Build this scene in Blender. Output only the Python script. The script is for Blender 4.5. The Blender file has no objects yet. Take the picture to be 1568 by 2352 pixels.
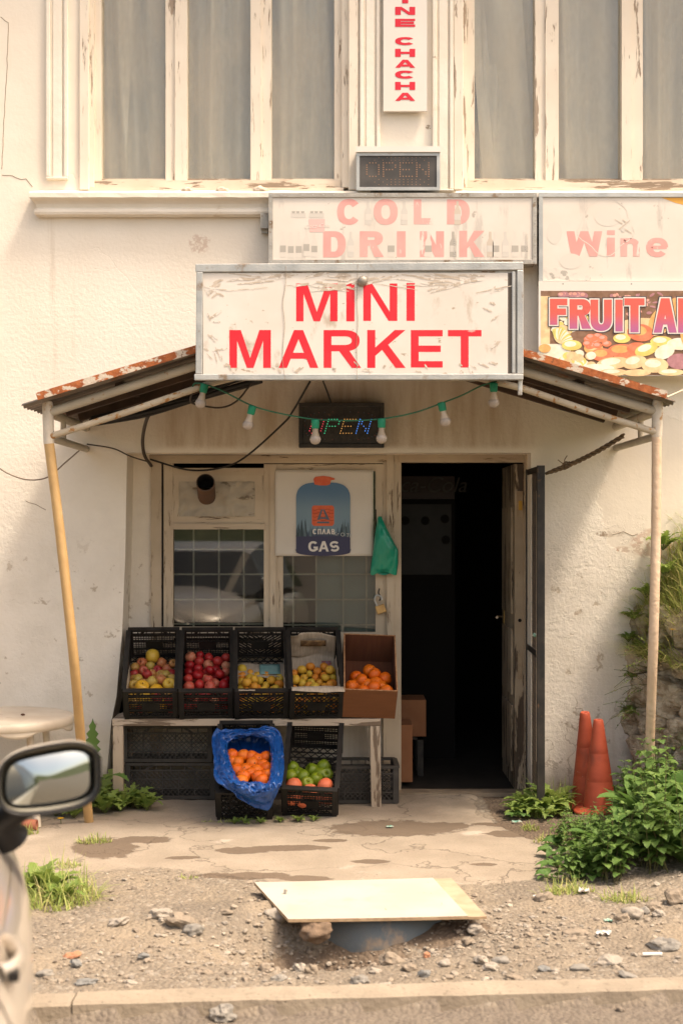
import bpy, bmesh, math, random
import numpy as np
from mathutils import Vector, Matrix, Euler, noise
sc = bpy.context.scene
col = sc.collection
RAD = math.radians
rnd = random.Random(11)

# ---------------------------------------------------------------- camera, sky, sun, exposure
DIST, EYE = 9.0, 1.75
cd = bpy.data.cameras.new("camera"); cam = bpy.data.objects.new("camera", cd); col.objects.link(cam)
cam.location = (0, -DIST, EYE); cam.rotation_euler = (RAD(90), 0, 0)
cd.lens = 50.11; cd.sensor_width = 36; cd.sensor_fit = 'AUTO'; cd.shift_y = 0.0102
cd.clip_start = .05; cd.clip_end = 900
cd.dof.use_dof = True; cd.dof.focus_distance = 8.7; cd.dof.aperture_fstop = 2.8
sc.camera = cam
SUN = Vector((.47, -.24, 1)).normalized()
world = bpy.data.worlds.new("World"); sc.world = world; world.use_nodes = True
wt = world.node_tree; wt.nodes.clear()
sky = wt.nodes.new('ShaderNodeTexSky'); sky.sky_type = 'NISHITA'; sky.sun_disc = False
sky.sun_elevation = math.asin(SUN.z); sky.sun_rotation = math.atan2(SUN.x, SUN.y)
sky.air_density = 1.0; sky.dust_density = 5.0; sky.ozone_density = .4; sky.altitude = 0
tint = wt.nodes.new('ShaderNodeMixRGB'); tint.blend_type = 'MULTIPLY'; tint.inputs[0].default_value = 1
tint.inputs[2].default_value = (1.0, .87, .715, 1)          # thick warm summer haze
bg = wt.nodes.new('ShaderNodeBackground'); bg.inputs[1].default_value = .15
wo = wt.nodes.new('ShaderNodeOutputWorld')
wt.links.new(sky.outputs[0], tint.inputs[1]); wt.links.new(tint.outputs[0], bg.inputs[0]); wt.links.new(bg.outputs[0], wo.inputs[0])
sd = bpy.data.lights.new("sun", 'SUN'); sd.energy = 1.6; sd.angle = RAD(9.0); sd.color = (1, .88, .72)
so = bpy.data.objects.new("sun", sd); col.objects.link(so); so.location = (4, -3, 9)
so.rotation_euler = (-SUN).to_track_quat('-Z', 'Y').to_euler()
sc.view_settings.view_transform = 'Standard'; sc.view_settings.look = 'None'
sc.view_settings.exposure = 1.36; sc.view_settings.gamma = 1.0
sc.render.engine = 'CYCLES'
sc.cycles.max_bounces = 7; sc.cycles.diffuse_bounces = 4; sc.cycles.transparent_max_bounces = 12
sc.cycles.caustics_reflective = False; sc.cycles.caustics_refractive = False

# ---------------------------------------------------------------- helpers
FP = 3274.0
def W(x, y, Y=0.0):
    k = (DIST + Y) / FP
    return Vector(((x - 784) * k, Y, EYE + (1200 - y) * k))
def PX(x, Y=0.0): return (x - 784) * (DIST + Y) / FP
def PZ(y, Y=0.0): return EYE + (1200 - y) * (DIST + Y) / FP
def GR(x, y, z=0.0):
    d = (EYE - z) * FP / (y - 1200)
    return Vector(((x - 784) * d / FP, d - DIST, z))
def lin(r, g, b):
    f = lambda c: c / 12.92 if c <= .04045 else ((c + .055) / 1.055) ** 2.4
    return (f(r / 255), f(g / 255), f(b / 255))
def N3(p, s=1.0): return noise.noise(Vector(p) * s)

class MB:
    def __init__(s): s.v = []; s.f = []; s.m = []; s.sm = []
    def add(s, vs, fs, mi=0, sm=False):
        b = len(s.v); s.v += [Vector(p) for p in vs]
        for f in fs: s.f.append([b + i for i in f]); s.m.append(mi); s.sm.append(sm)
    def box(s, c, size, rot=None, mi=0):
        x, y, z = [q / 2 for q in size]; c = Vector(c)
        P = [Vector(p) for p in ((-x,-y,-z),(x,-y,-z),(x,y,-z),(-x,y,-z),(-x,-y,z),(x,-y,z),(x,y,z),(-x,y,z))]
        if rot is not None: P = [rot @ p for p in P]
        s.add([c + p for p in P], [(0,3,2,1),(4,5,6,7),(0,1,5,4),(1,2,6,5),(2,3,7,6),(3,0,4,7)], mi)
    def bb(s, x0, x1, y0, y1, z0, z1, mi=0):
        s.box(((x0+x1)/2,(y0+y1)/2,(z0+z1)/2), (abs(x1-x0),abs(y1-y0),abs(z1-z0)), None, mi)
    def bar(s, a, b, w, h, mi=0, up=(0,0,1)):
        a, b = Vector(a), Vector(b); d = b - a; L = d.length
        if L < 1e-6: return
        y = d / L; u = Vector(up)
        if abs(y.dot(u)) > .98: u = Vector((1,0,0))
        x = y.cross(u).normalized(); z = x.cross(y)
        s.box((a+b)/2, (w, L, h), Matrix((x, y, z)).transposed(), mi)
    def tube(s, pts, r, n=10, mi=0, caps=True, hollow=False):
        pts = [Vector(p) for p in pts]; m = len(pts)
        rs = r if isinstance(r, (list, tuple)) else [r] * m
        vs = []; fs = []; prev = None
        for i, p in enumerate(pts):
            t = (pts[min(i+1, m-1)] - pts[max(i-1, 0)]).normalized()
            if prev is None:
                prev = t.cross(Vector((0,0,1)))
                if prev.length < .05: prev = t.cross(Vector((1,0,0)))
            x = (prev - t * prev.dot(t)).normalized(); prev = x; y = t.cross(x)
            for k in range(n):
                a = 2*math.pi*k/n; vs.append(p + (x*math.cos(a) + y*math.sin(a)) * rs[i])
        for i in range(m-1):
            for k in range(n):
                a, b = i*n+k, i*n+(k+1) % n; fs.append((a, b, b+n, a+n))
        s.add(vs, fs, mi, True)
        if caps:
            s.add(vs[:n], [tuple(range(n))[::-1]], mi); s.add(vs[-n:], [tuple(range(n))], mi)
    def lathe(s, prof, n=24, M=None, mi=0, sx=1.0, sy=1.0):
        vs = []; fs = []; m = len(prof)
        for r, z in prof:
            for k in range(n):
                a = 2*math.pi*k/n; p = Vector((r*math.cos(a)*sx, r*math.sin(a)*sy, z)); vs.append(M @ p if M else p)
        for i in range(m-1):
            for k in range(n):
                a, b = i*n+k, i*n+(k+1) % n; fs.append((a, b, b+n, a+n))
        s.add(vs, fs, mi, True)
    def ico(s, c, r, sub=2, scale=(1,1,1), rough=0, freq=3.0, mi=0, rot=None, seed=0.0, smooth=True):
        V, Fc = ICO[sub]; c = Vector(c); out = []
        for p in V:
            q = p.copy()
            if rough: q = q * (1 + rough * noise.noise(p*freq + Vector((seed, seed*1.7, -seed))))
            q = Vector((q.x*scale[0], q.y*scale[1], q.z*scale[2]))
            if rot is not None: q = rot @ q
            out.append(c + q * r)
        s.add(out, Fc, mi, smooth)
    def poly(s, pts, mi=0): s.add(pts, [tuple(range(len(pts)))], mi)
    def prism(s, pts, vec, mi=0):
        n = len(pts); vec = Vector(vec); A = [Vector(p) for p in pts]
        s.add(A + [p + vec for p in A], [tuple(range(n))[::-1], tuple(range(n, 2*n))] + [(i, (i+1) % n, n+(i+1) % n, n+i) for i in range(n)], mi)
    def grid(s, fn, nu, nv, mi=0, wrap=False, sm=True):
        vs = [fn(i/(nu-1) if not wrap else i/nu, j/(nv-1)) for j in range(nv) for i in range(nu)]
        fs = []
        for j in range(nv-1):
            for i in range(nu if wrap else nu-1):
                a = j*nu+i; b = j*nu+(i+1) % nu; fs.append((a, b, b+nu, a+nu))
        s.add(vs, fs, mi, sm)
    def mesh(s, name, mats, off):
        me = bpy.data.meshes.new(name)
        me.from_pydata([tuple(p - off) for p in s.v], [], s.f); 
        for m in (mats if isinstance(mats, (list, tuple)) else [mats]): me.materials.append(m)
        me.polygons.foreach_set('material_index', s.m); me.polygons.foreach_set('use_smooth', s.sm); me.update()
        return me
    def part(s, name, mats, parent, label=None, local=False, kind=None):
        off = Vector((0,0,0)) if local else ROOT(parent)
        o = bpy.data.objects.new(name, s.mesh(name, mats, off)); col.objects.link(o); o.parent = parent
        if label: o['label'] = label
        if kind: o['kind'] = kind
        return o
    def one(s, name, mats, label=None, cat=None, group=None, kind=None, recentre=True):
        off = Vector((0,0,0))
        if recentre:
            xs, ys, zs = zip(*[(p.x, p.y, p.z) for p in s.v]); off = Vector(((min(xs)+max(xs))/2, (min(ys)+max(ys))/2, min(zs)))
        o = bpy.data.objects.new(name, s.mesh(name, mats, off)); col.objects.link(o); o.location = off
        tag(o, label, cat, group, kind); return o
def ROOT(o):
    while o.parent: o = o.parent
    return o.location.copy()
def tag(o, label=None, cat=None, group=None, kind=None):
    for k, v in (('label', label), ('category', cat), ('group', group), ('kind', kind)):
        if v: o[k] = v
def thing(name, label, cat, loc=(0,0,0), group=None, kind=None):
    o = bpy.data.objects.new(name, None); o.empty_display_size = .1; col.objects.link(o); o.location = loc
    tag(o, label, cat, group, kind); return o
def copy_tree(o, parent=None):
    c = o.copy(); col.objects.link(c)
    if parent: c.parent = parent
    for ch in list(o.children): copy_tree(ch, c)
    return c
ICO = {}
for _s in (1, 2, 3, 4):
    _b = bmesh.new(); bmesh.ops.create_icosphere(_b, subdivisions=_s, radius=1); _b.verts.ensure_lookup_table()
    ICO[_s] = ([v.co.copy() for v in _b.verts], [tuple(v.index for v in f.verts) for f in _b.faces]); _b.free()
def solid(o, t, off=0):
    m = o.modifiers.new('thickness', 'SOLIDIFY'); m.thickness = t; m.offset = off; return o
def bevel(o, w, seg=2):
    m = o.modifiers.new('bevel', 'BEVEL'); m.width = w; m.segments = seg; m.limit_method = 'ANGLE'; return o
def cat_curve(pts, n=8):
    P = [Vector(p) for p in pts]; P = [P[0]*2-P[1]] + P + [P[-1]*2-P[-2]]; out = []
    for i in range(1, len(P)-2):
        a, b, c, d = P[i-1:i+3]
        for k in range(n):
            t = k/n; out.append(.5*((2*b) + (c-a)*t + (2*a-5*b+4*c-d)*t*t + (3*b-a-3*c+d)*t**3))
    return out + [P[-2]]

# ---------------------------------------------------------------- materials
class NT:
    def __init__(s, name):
        s.mat = bpy.data.materials.new(name); s.mat.use_nodes = True; s.t = s.mat.node_tree; s.t.nodes.clear()
        s.out = s.t.nodes.new('ShaderNodeOutputMaterial')
    def n(s, typ, props=None, **inp):
        nd = s.t.nodes.new('ShaderNode' + typ)
        for k, v in (props or {}).items(): setattr(nd, k, v)
        for k, v in inp.items():
            key = int(k[1:]) if k[0] == 'i' and k[1:].isdigit() else k.replace('_', ' ')
            s.set(nd.inputs[key], v)
        return nd
    def set(s, sock, v):
        if isinstance(v, bpy.types.NodeSocket): s.t.links.new(v, sock)
        elif isinstance(v, (tuple, list)) and sock.type == 'RGBA': sock.default_value = (*v[:3], 1)
        else: sock.default_value = v
    def pos(s, scale=(1,1,1), coord='P', off=(0,0,0)):
        if coord == 'P': src = s.n('NewGeometry').outputs['Position']
        else: src = s.n('TexCoord').outputs['Object']
        return s.n('Mapping', Vector=src, Scale=scale, Location=off).outputs[0]
    def noise(s, vec, scale, detail=5, rough=.55, dist=0.0):
        return s.n('TexNoise', Vector=vec, Scale=scale, Detail=detail, Roughness=rough, Distortion=dist).outputs['Fac']
    def step(s, v, lo, hi):
        return s.n('MapRange', {'interpolation_type': 'SMOOTHSTEP'}, i0=v, i1=lo, i2=hi, i3=0.0, i4=1.0).outputs[0]
    def math(s, op, a, b=0.0, c=0.0): return s.n('Math', {'operation': op}, i0=a, i1=b, i2=c).outputs[0]
    def mix(s, f, a, b): return s.n('MixRGB', i0=f, i1=a, i2=b).outputs[0]
    def ell(s, x, y, cx, cy, rx, ry, wob, soft=.35):
        a = s.math('POWER', s.math('MULTIPLY', s.math('SUBTRACT', x, cx), 1/rx), 2.0)
        b = s.math('POWER', s.math('MULTIPLY', s.math('SUBTRACT', y, cy), 1/ry), 2.0)
        d = s.math('ADD', s.math('SQRT', s.math('ADD', a, b)), wob)
        return s.step(d, 1+soft/2, 1-soft/2)
    def bump(s, h, strength=.3, dist=.01, nrm=None):
        nd = s.n('Bump', Height=h, Strength=strength, Distance=dist)
        if nrm is not None: s.set(nd.inputs['Normal'], nrm)
        return nd.outputs[0]
    def finish(s, color, rough=.7, nrm=None, metal=0.0, spec=.4, **kw):
        p = s.n('BsdfPrincipled'); s.set(p.inputs['Base Color'], color); s.set(p.inputs['Roughness'], rough)
        s.set(p.inputs['Metallic'], metal); s.set(p.inputs['Specular IOR Level'], spec)
        if nrm is not None: s.set(p.inputs['Normal'], nrm)
        for k, v in kw.items(): s.set(p.inputs[k.replace('_', ' ')], v)
        s.t.links.new(p.outputs[0], s.out.inputs[0]); s.p = p; return s.mat
def mat(name, c, c2=None, rough=.7, vs=4.0, st=(1,1,1), coord='P', spots=(), bump=0.0, bs=60, metal=0.0, spec=.35, **kw):
    k = NT(name); v = k.pos(st, coord); colr = c
    if c2: colr = k.mix(k.step(k.noise(v, vs, 6), .32, .68), c, c2)
    for (sc_, scale, thr, wd, st2) in spots:
        v2 = k.pos(st2, coord, (3.1, 1.7, 5.3)); colr = k.mix(k.step(k.noise(v2, scale, 7, .62), thr, thr+wd), colr, sc_)
    nrm = k.bump(k.noise(v, bs, 4), bump, .01) if bump else None
    return k.finish(colr, rough, nrm, metal, spec, **kw)
def peel(name, paint, paint2, wood, thr=.56, axis='Z', amount=1.0):
    k = NT(name); st = {'Z': (14, 14, 1.6), 'X': (1.6, 14, 14)}[axis]
    v = k.pos(st); v0 = k.pos()
    n1 = k.noise(v, 1.5, 9, .66, .4); n2 = k.noise(v0, 1.3, 3)
    m = k.step(k.math('ADD', n1, k.math('MULTIPLY', k.math('SUBTRACT', n2, .5), .35)), thr, thr+.035)
    base = k.mix(k.step(k.noise(v0, 3.0, 5), .3, .7), paint, paint2)
    wd = k.mix(k.noise(v, 4, 6), wood, tuple(q*.5 for q in wood))
    cr = k.step(k.noise(k.pos({'Z': (60, 60, 5), 'X': (5, 60, 60)}[axis]), 1.0, 6, .7), .60, .66)
    c = k.mix(m, base, wd); c = k.mix(k.math('MULTIPLY', cr, .45), c, wd)
    nr = k.bump(k.math('SUBTRACT', 1.0, k.math('ADD', m, k.math('MULTIPLY', cr, .5))), .55, .004)
    return k.finish(c, .62, nr, 0, .3)
def glass(name, tintc=(.9,.95,.93), refl=1.0, haze=0.0):
    k = NT(name)
    tr = k.n('BsdfTransparent', Color=tintc); gl = k.n('BsdfGlossy', Color=(.95,.95,.95), Roughness=.02)
    fr = k.math('MULTIPLY', k.math('ADD', .04, k.math('MULTIPLY', k.math('POWER', k.n('LayerWeight', Blend=.5).outputs['Facing'], 5.0), .9)), refl)
    mx = k.n('MixShader', i0=fr, i1=tr.outputs[0], i2=gl.outputs[0]).outputs[0]
    if haze:
        df = k.n('BsdfDiffuse', Color=(.60,.55,.45)); hz = k.math('MULTIPLY', k.step(k.noise(k.pos((3,3,1)), 1.5, 5), .2, .8), haze)
        mx = k.n('MixShader', i0=hz, i1=mx, i2=df.outputs[0]).outputs[0]
    k.t.links.new(mx, k.out.inputs[0]); return k.mat
def emis(name, c, s):
    k = NT(name); return k.finish((.02,.02,.02), .4, None, 0, .4, Emission_Color=c, Emission_Strength=s)

CREAM = (.80, .70, .56); CREAM2 = (.72, .61, .47); GREYW = (.34, .27, .20)
M_ = {}
M_['peel_up'] = peel('peeling window paint', (.84,.76,.64), (.78,.69,.57), (.50,.39,.29), .60)
M_['peel_rail'] = peel('peeling rail paint', (.76,.66,.54), (.66,.55,.43), (.42,.32,.23), .54, 'X')
M_['peel_shop'] = peel('old shopfront paint', (.54,.45,.335), (.45,.365,.265), (.20,.14,.09), .60)
M_['peel_shop_x'] = peel('old shopfront rail paint', (.52,.43,.315), (.44,.35,.255), (.20,.14,.09), .60, 'X')
M_['peel_door'] = peel('bare worn door wood', (.46,.38,.28), (.34,.27,.19), (.11,.08,.055), .50)
M_['bench'] = peel('worn bench wood', (.48,.40,.31), (.40,.32,.24), (.22,.16,.11), .52, 'X')
M_['bench_leg'] = peel('worn bench leg wood', (.46,.38,.29), (.38,.31,.23), (.22,.16,.11), .55)
M_['pane'] = glass('window glass', (.96,.96,.93), 1.8, .34)  # diffuse haze film painted on to brighten the curtains behind
M_['pane_shop'] = glass('dusty shop glass', (.66,.68,.66), 1.5, .03)
M_['alu'] = mat('weathered galvanised steel', (.42,.43,.42), (.55,.55,.52), .42, 9, (1,1,1), 'P', [((.30,.22,.15), 6, .60, .10, (1,1,1))], .15, 90, .55)
M_['alu_dirty'] = mat('dirty galvanised steel', (.36,.34,.30), (.48,.46,.42), .55, 7, (1,1,1), 'P', [((.22,.15,.09), 8, .54, .12, (1,1,1))], .2, 90, .35)
M_['black_plastic'] = mat('black crate plastic', (.012,.011,.010), (.022,.020,.018), .5, 12, (1,1,1), 'O', [((.06,.05,.04), 6, .60, .2, (1,1,1))])
M_['grey_plastic'] = mat('dusty black crate plastic', (.038,.035,.031), (.065,.058,.050), .65, 10, (1,1,1), 'O', [((.11,.095,.08), 8, .58, .2, (1,1,1))])
M_['dark'] = mat('dark interior', (.007,.006,.0055), None, .9)  # near-black colour carries the deep shade of rooms and openings
M_['darkfloor'] = mat('dark shop floor', (.035,.03,.024), (.024,.02,.016), .8, 6)  # floor colour darkened to paint in the unlit shop
M_['black_metal'] = mat('black painted steel', (.020,.019,.018), (.045,.038,.032), .5, 14, (1,1,1), 'P', [((.12,.07,.04), 14, .63, .08, (1,1,1))])
M_['rubber'] = mat('black cable', (.02,.018,.016), None, .6)
M_['red_film'] = mat('red sign film', (.78,.018,.035), (.70,.03,.045), .45, 6, (1,1,1), 'P', [((.80,.35,.32), 9, .70, .03, (.8,1,1.4))])
M_['red_fresh'] = mat('fresh red sign film', (.70,.025,.05), None, .45, 6, (1,1,1), 'P', [((.75,.6,.55), 16, .70, .02, (1,1,1))])
M_['pink_film'] = mat('sun faded red film', (.80,.36,.33), (.80,.44,.40), .5, 5, (1,1,1), 'P', [((.80,.70,.63), 8, .60, .05, (1.5,1,.5))])
# ---------------------------------------------------------------- ground, kerb, road
def kerb_y(x): return -3.73 + .0765 * (x + 1.14)
RING = Vector((.16, -2.50, 0)); RING_R = .335
def gauss(x, y, cx, cy, sx, sy): return math.exp(-((x-cx)/sx)**2 - ((y-cy)/sy)**2)
def conc_amt(x, y):
    n = N3((x, y, 0), 1.7)*.22 + N3((x, y, 3), 6)*.07
    a = (y + 2.20 + .16*math.sin(x*2.1+1) + n) / .34
    b = (1.10 + .10*math.sin(y*3) - .10*(y+1) + n - x) / .07
    c = (x + 2.6 + n) / .1
    return max(0, min(1, a, b, c))
STAINS = [(905,1903,140,17), (830,1908,60,7), (1010,1898,70,9), (560,1953,60,8), (660,1948,95,7), (850,1979,42,5), (560,2010,110,7), (700,2016,60,5),
          (240,1948,70,22), (330,1930,60,8), (1175,1915,60,7), (1160,1893,70,5), (420,1970,40,4), (760,1930,40,4), (1110,1985,30,3)]
def ground_h(x, y):
    if y > .2 or y < -9 or abs(x) > 4: 
        return 0.0 if y > kerb_y(x) - .1 else -.06
    if y < kerb_y(x) - .13: return -.052 + .010*N3((x,y,0), 9) + .006*N3((x,y,5), 26)
    c = conc_amt(x, y)
    h = c*(.006*N3((x,y,1), 3) + .003*N3((x,y,2), 11))
    h += (1-c)*(-.012 + .016*N3((x,y,0), 3.2) + .011*N3((x,y,4), 11) + .007*N3((x,y,7), 28))
    h += .10*gauss(x, y, 1.75, -1.5, .5, .9) * (1-c) + .05*gauss(x, y, -.62, -2.72, .30, .22)
    h -= .27*gauss(x, y, -.13, -3.0, .30, .20) + .07*gauss(x, y, .32, -2.93, .25, .16)
    h += .045*gauss(x, y, -.36, -2.62, .14, .16) + .035*gauss(x, y, .60, -2.60, .14, .14)
    e = (y - kerb_y(x)) / .25
    if e < 1: h *= max(0, e); h -= .006*(1-max(0, e))
    return h
def build_ground():
    xs = [-400,-60,-15,-6,-4,-3] + list(np.arange(-2.6, 2.601, .022)) + [3,4,6,15,60,400]
    ys = [-400,-60,-20,-12,-9,-7,-5.6] + list(np.arange(-5.0, .40, .022)) + [.6,1,2,4,12,60,400]
    nx, ny = len(xs), len(ys)
    mb = MB(); mb.v = [Vector((x, y, ground_h(x, y) if (-5.1 < y < .41 and abs(x) < 2.7) else (-.062 if y < -3.9 else -.005))) for y in ys for x in xs]
    mb.f = [(j*nx+i, j*nx+i+1, (j+1)*nx+i+1, (j+1)*nx+i) for j in range(ny-1) for i in range(nx-1)]
    mb.m = [0]*len(mb.f); mb.sm = [True]*len(mb.f)
    k = NT('ground of concrete, dirt and gravel'); P = k.pos()
    at = k.n('Attribute', {'attribute_name': 'zone'}); sp = k.n('SeparateColor', Color=at.outputs['Color'])
    fine = k.noise(P, 14, 8, .65); med = k.noise(P, 3.5, 6); wob = k.math('MULTIPLY', k.math('SUBTRACT', fine, .5), .9)
    cm = k.step(k.math('ADD', sp.outputs[0], wob), .42, .58)
    dm = k.step(k.math('ADD', sp.outputs[1], wob), .44, .60)
    conc = k.mix(k.step(med, .3, .7), (.37,.305,.23), (.305,.25,.185))
    conc = k.mix(k.math('MULTIPLY', k.step(k.noise(P, 90, 4, .7), .52, .66), .45), conc, (.19,.155,.115))
    conc = k.mix(k.math('MULTIPLY', k.step(k.noise(k.pos((1,1,1),'P',(7,3,1)), 2.3, 7, .6), .60, .68), .6), conc, (.54,.47,.385))
    crk = k.n('TexVoronoi', {'feature': 'DISTANCE_TO_EDGE'}, Vector=k.n('VectorMath', {'operation': 'ADD'}, i0=P, i1=k.n('TexNoise', Vector=P, Scale=3.0, Detail=6.0).outputs['Color']).outputs[0], Scale=.9).outputs['Distance']
    crm = k.step(crk, .010, .003)
    conc = k.mix(k.math('MULTIPLY', crm, .55), conc, (.14,.11,.08))
    vor = k.n('TexVoronoi', Vector=P, Scale=52.0, Randomness=1.0); vor2 = k.n('TexVoronoi', Vector=P, Scale=120.0)
    g1 = k.mix(k.n('SeparateColor', Color=vor.outputs['Color']).outputs[0], (.30,.25,.185), (.20,.17,.13))
    g1 = k.mix(k.step(k.n('SeparateColor', Color=vor.outputs['Color']).outputs[1], .86, .9), g1, (.42,.38,.31))
    g2 = k.mix(k.n('SeparateColor', Color=vor2.outputs['Color']).outputs[0], (.33,.27,.20), (.15,.12,.09))
    dust = k.step(k.noise(P, 2.2, 7, .62), .42, .64)
    grav = k.mix(k.math('MULTIPLY', dust, .9), k.mix(.5, g1, g2), (.31,.25,.175))
    grav = k.mix(k.math('MULTIPLY', k.step(k.noise(k.pos((1,1,1),'P',(2,9,4)), 1.6, 6), .52, .62), .5), grav, (.20,.165,.125))
    grav = k.n('HueSaturation', Saturation=1.0, Value=.92, Color=grav).outputs[0]
    c = k.mix(cm, grav, conc)
    c = k.mix(k.math('MULTIPLY', dm, .92), c, k.mix(fine, (.17,.12,.08), (.13,.095,.065)))
    road = k.mix(k.step(fine, .35, .65), (.155,.13,.105), (.20,.17,.135))
    road = k.mix(k.math('MULTIPLY', k.n('SeparateColor', Color=vor2.outputs['Color']).outputs[1], .4), road, (.12,.10,.085))
    c = k.n('HueSaturation', Saturation=.88, Value=.95, Color=c).outputs[0]; c = k.mix(sp.outputs[2], c, road)
    hg = k.math('ADD', k.math('MULTIPLY', k.math('SUBTRACT', 1.0, k.math('MINIMUM', vor.outputs['Distance'], 1.0)), .7), k.math('MULTIPLY', fine, .6))
    hc = k.math('ADD', k.math('MULTIPLY', k.noise(P, 60, 5), .35), k.math('MULTIPLY', k.math('ADD', dm, crm), -.3))
    hh = k.n('Mix', {'data_type': 'FLOAT'}, i0=cm, i2=hg, i3=hc).outputs[0]
    k.finish(c, .9, k.bump(hh, .7, .02), 0, .2)
    o = mb.one('ground', k.mat, kind='structure', recentre=False)
    ca = o.data.color_attributes.new('zone', 'FLOAT_COLOR', 'POINT'); buf = []
    for p in mb.v:
        x, y = p.x, p.y; d = y + DIST; R = conc_amt(x, y) if abs(x) < 4 and y < 1 else 0; G = 0
        if -4 < y < .5 and abs(x) < 3:
            px = 784 + x*FP/d; py = 1200 + EYE*FP/d
            for a, b, rx, ry in STAINS:
                e = ((px-a)/rx)**2 + ((py-b)/ry)**2
                if e < 6: G = max(G, math.exp(-e*.8) * 1.25)
            G = max(G, (1-R) * max(0, min(1, (y + 1.95)/.12, (x - .85)/.1)))          # bare earth by the plants
            G = max(G, .95*(1-R)*max(0, min(1, (-x - .95)/.15, (y+1.6)/.1)))
            G = max(G, 1.1*gauss(x, y, -.02, -2.95, .40, .20), .8*gauss(x, y, .45, -2.8, .3, .15))
            if y > -.04: G = max(G, .75*min(1, (y+.04)/.06) if x < .37 else .0)
        B = 1.0 if y < kerb_y(x) - .125 else 0.0
        buf += [R, min(1, G), 0 if not B else 1, 1]
    ca.data.foreach_set('color', buf)
build_ground()
def build_kerb():
    m = mat('kerb concrete', (.33,.28,.215), (.275,.23,.175), .9, 5, (1,1,1), 'P', [((.19,.155,.115), 9, .60, .12, (1,1,1)), ((.15,.12,.09), 40, .60, .10, (1,1,1))], .5, 45)
    mb = MB(); xs = [-7.5, -3.2, -.975, 1.62, 3.2, 7.5]
    for a, b in zip(xs[:-1], xs[1:]):
        n = 24; dz = rnd.uniform(-.005, .005); prof = [(0, -.3), (0, .004), (-.012, .012), (-.118, .010), (-.130, .0), (-.136, -.3)]
        vs = []
        for i in range(n+1):
            x = a + .004 + (b-a-.008)*i/n
            for (dy, z) in prof:
                q = .006*N3((x*6, dy*20, z*9), 1) if z > -.2 else 0
                vs.append((x, kerb_y(x) + dy + q, z + dz + q*.7))
        k = len(prof); fs = [(i*k+j, i*k+j+1, (i+1)*k+j+1, (i+1)*k+j) for i in range(n) for j in range(k-1)]
        fs += [tuple(range(k))[::-1], tuple(range(n*k, n*k+k))]
        mb.add(vs, fs)
    mb.one('kerb', m, kind='structure', recentre=False)
build_kerb()

# ---------------------------------------------------------------- building
BLD = thing('shop_building', 'cream plastered two storey house with peeling windows and a dark open shop doorway', 'building', (0, .15, 0))
def sheet(outer, holes, y0, y1):
    cu = bpy.data.curves.new('tmp', 'CURVE'); cu.dimensions = '2D'; cu.fill_mode = 'BOTH'; cu.extrude = abs(y1-y0)/2
    for loop in [outer] + holes:
        s = cu.splines.new('POLY'); s.points.add(len(loop)-1); s.use_cyclic_u = True
        for p, q in zip(s.points, loop): p.co = (q[0], q[1], 0, 1)
    ob = bpy.data.objects.new('tmp', cu); col.objects.link(ob); bpy.context.view_layer.update()
    me = bpy.data.meshes.new_from_object(ob.evaluated_get(bpy.context.evaluated_depsgraph_get()))
    mb = MB(); ym = (y0+y1)/2
    mb.add([(v.co.x, ym - v.co.z, v.co.y) for v in me.vertices], [tuple(p.vertices) for p in me.polygons])
    bpy.data.objects.remove(ob); bpy.data.meshes.remove(me); bpy.data.curves.remove(cu)
    return mb
def xz(pts): return [(PX(x), PZ(y)) for x, y in pts]
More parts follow.
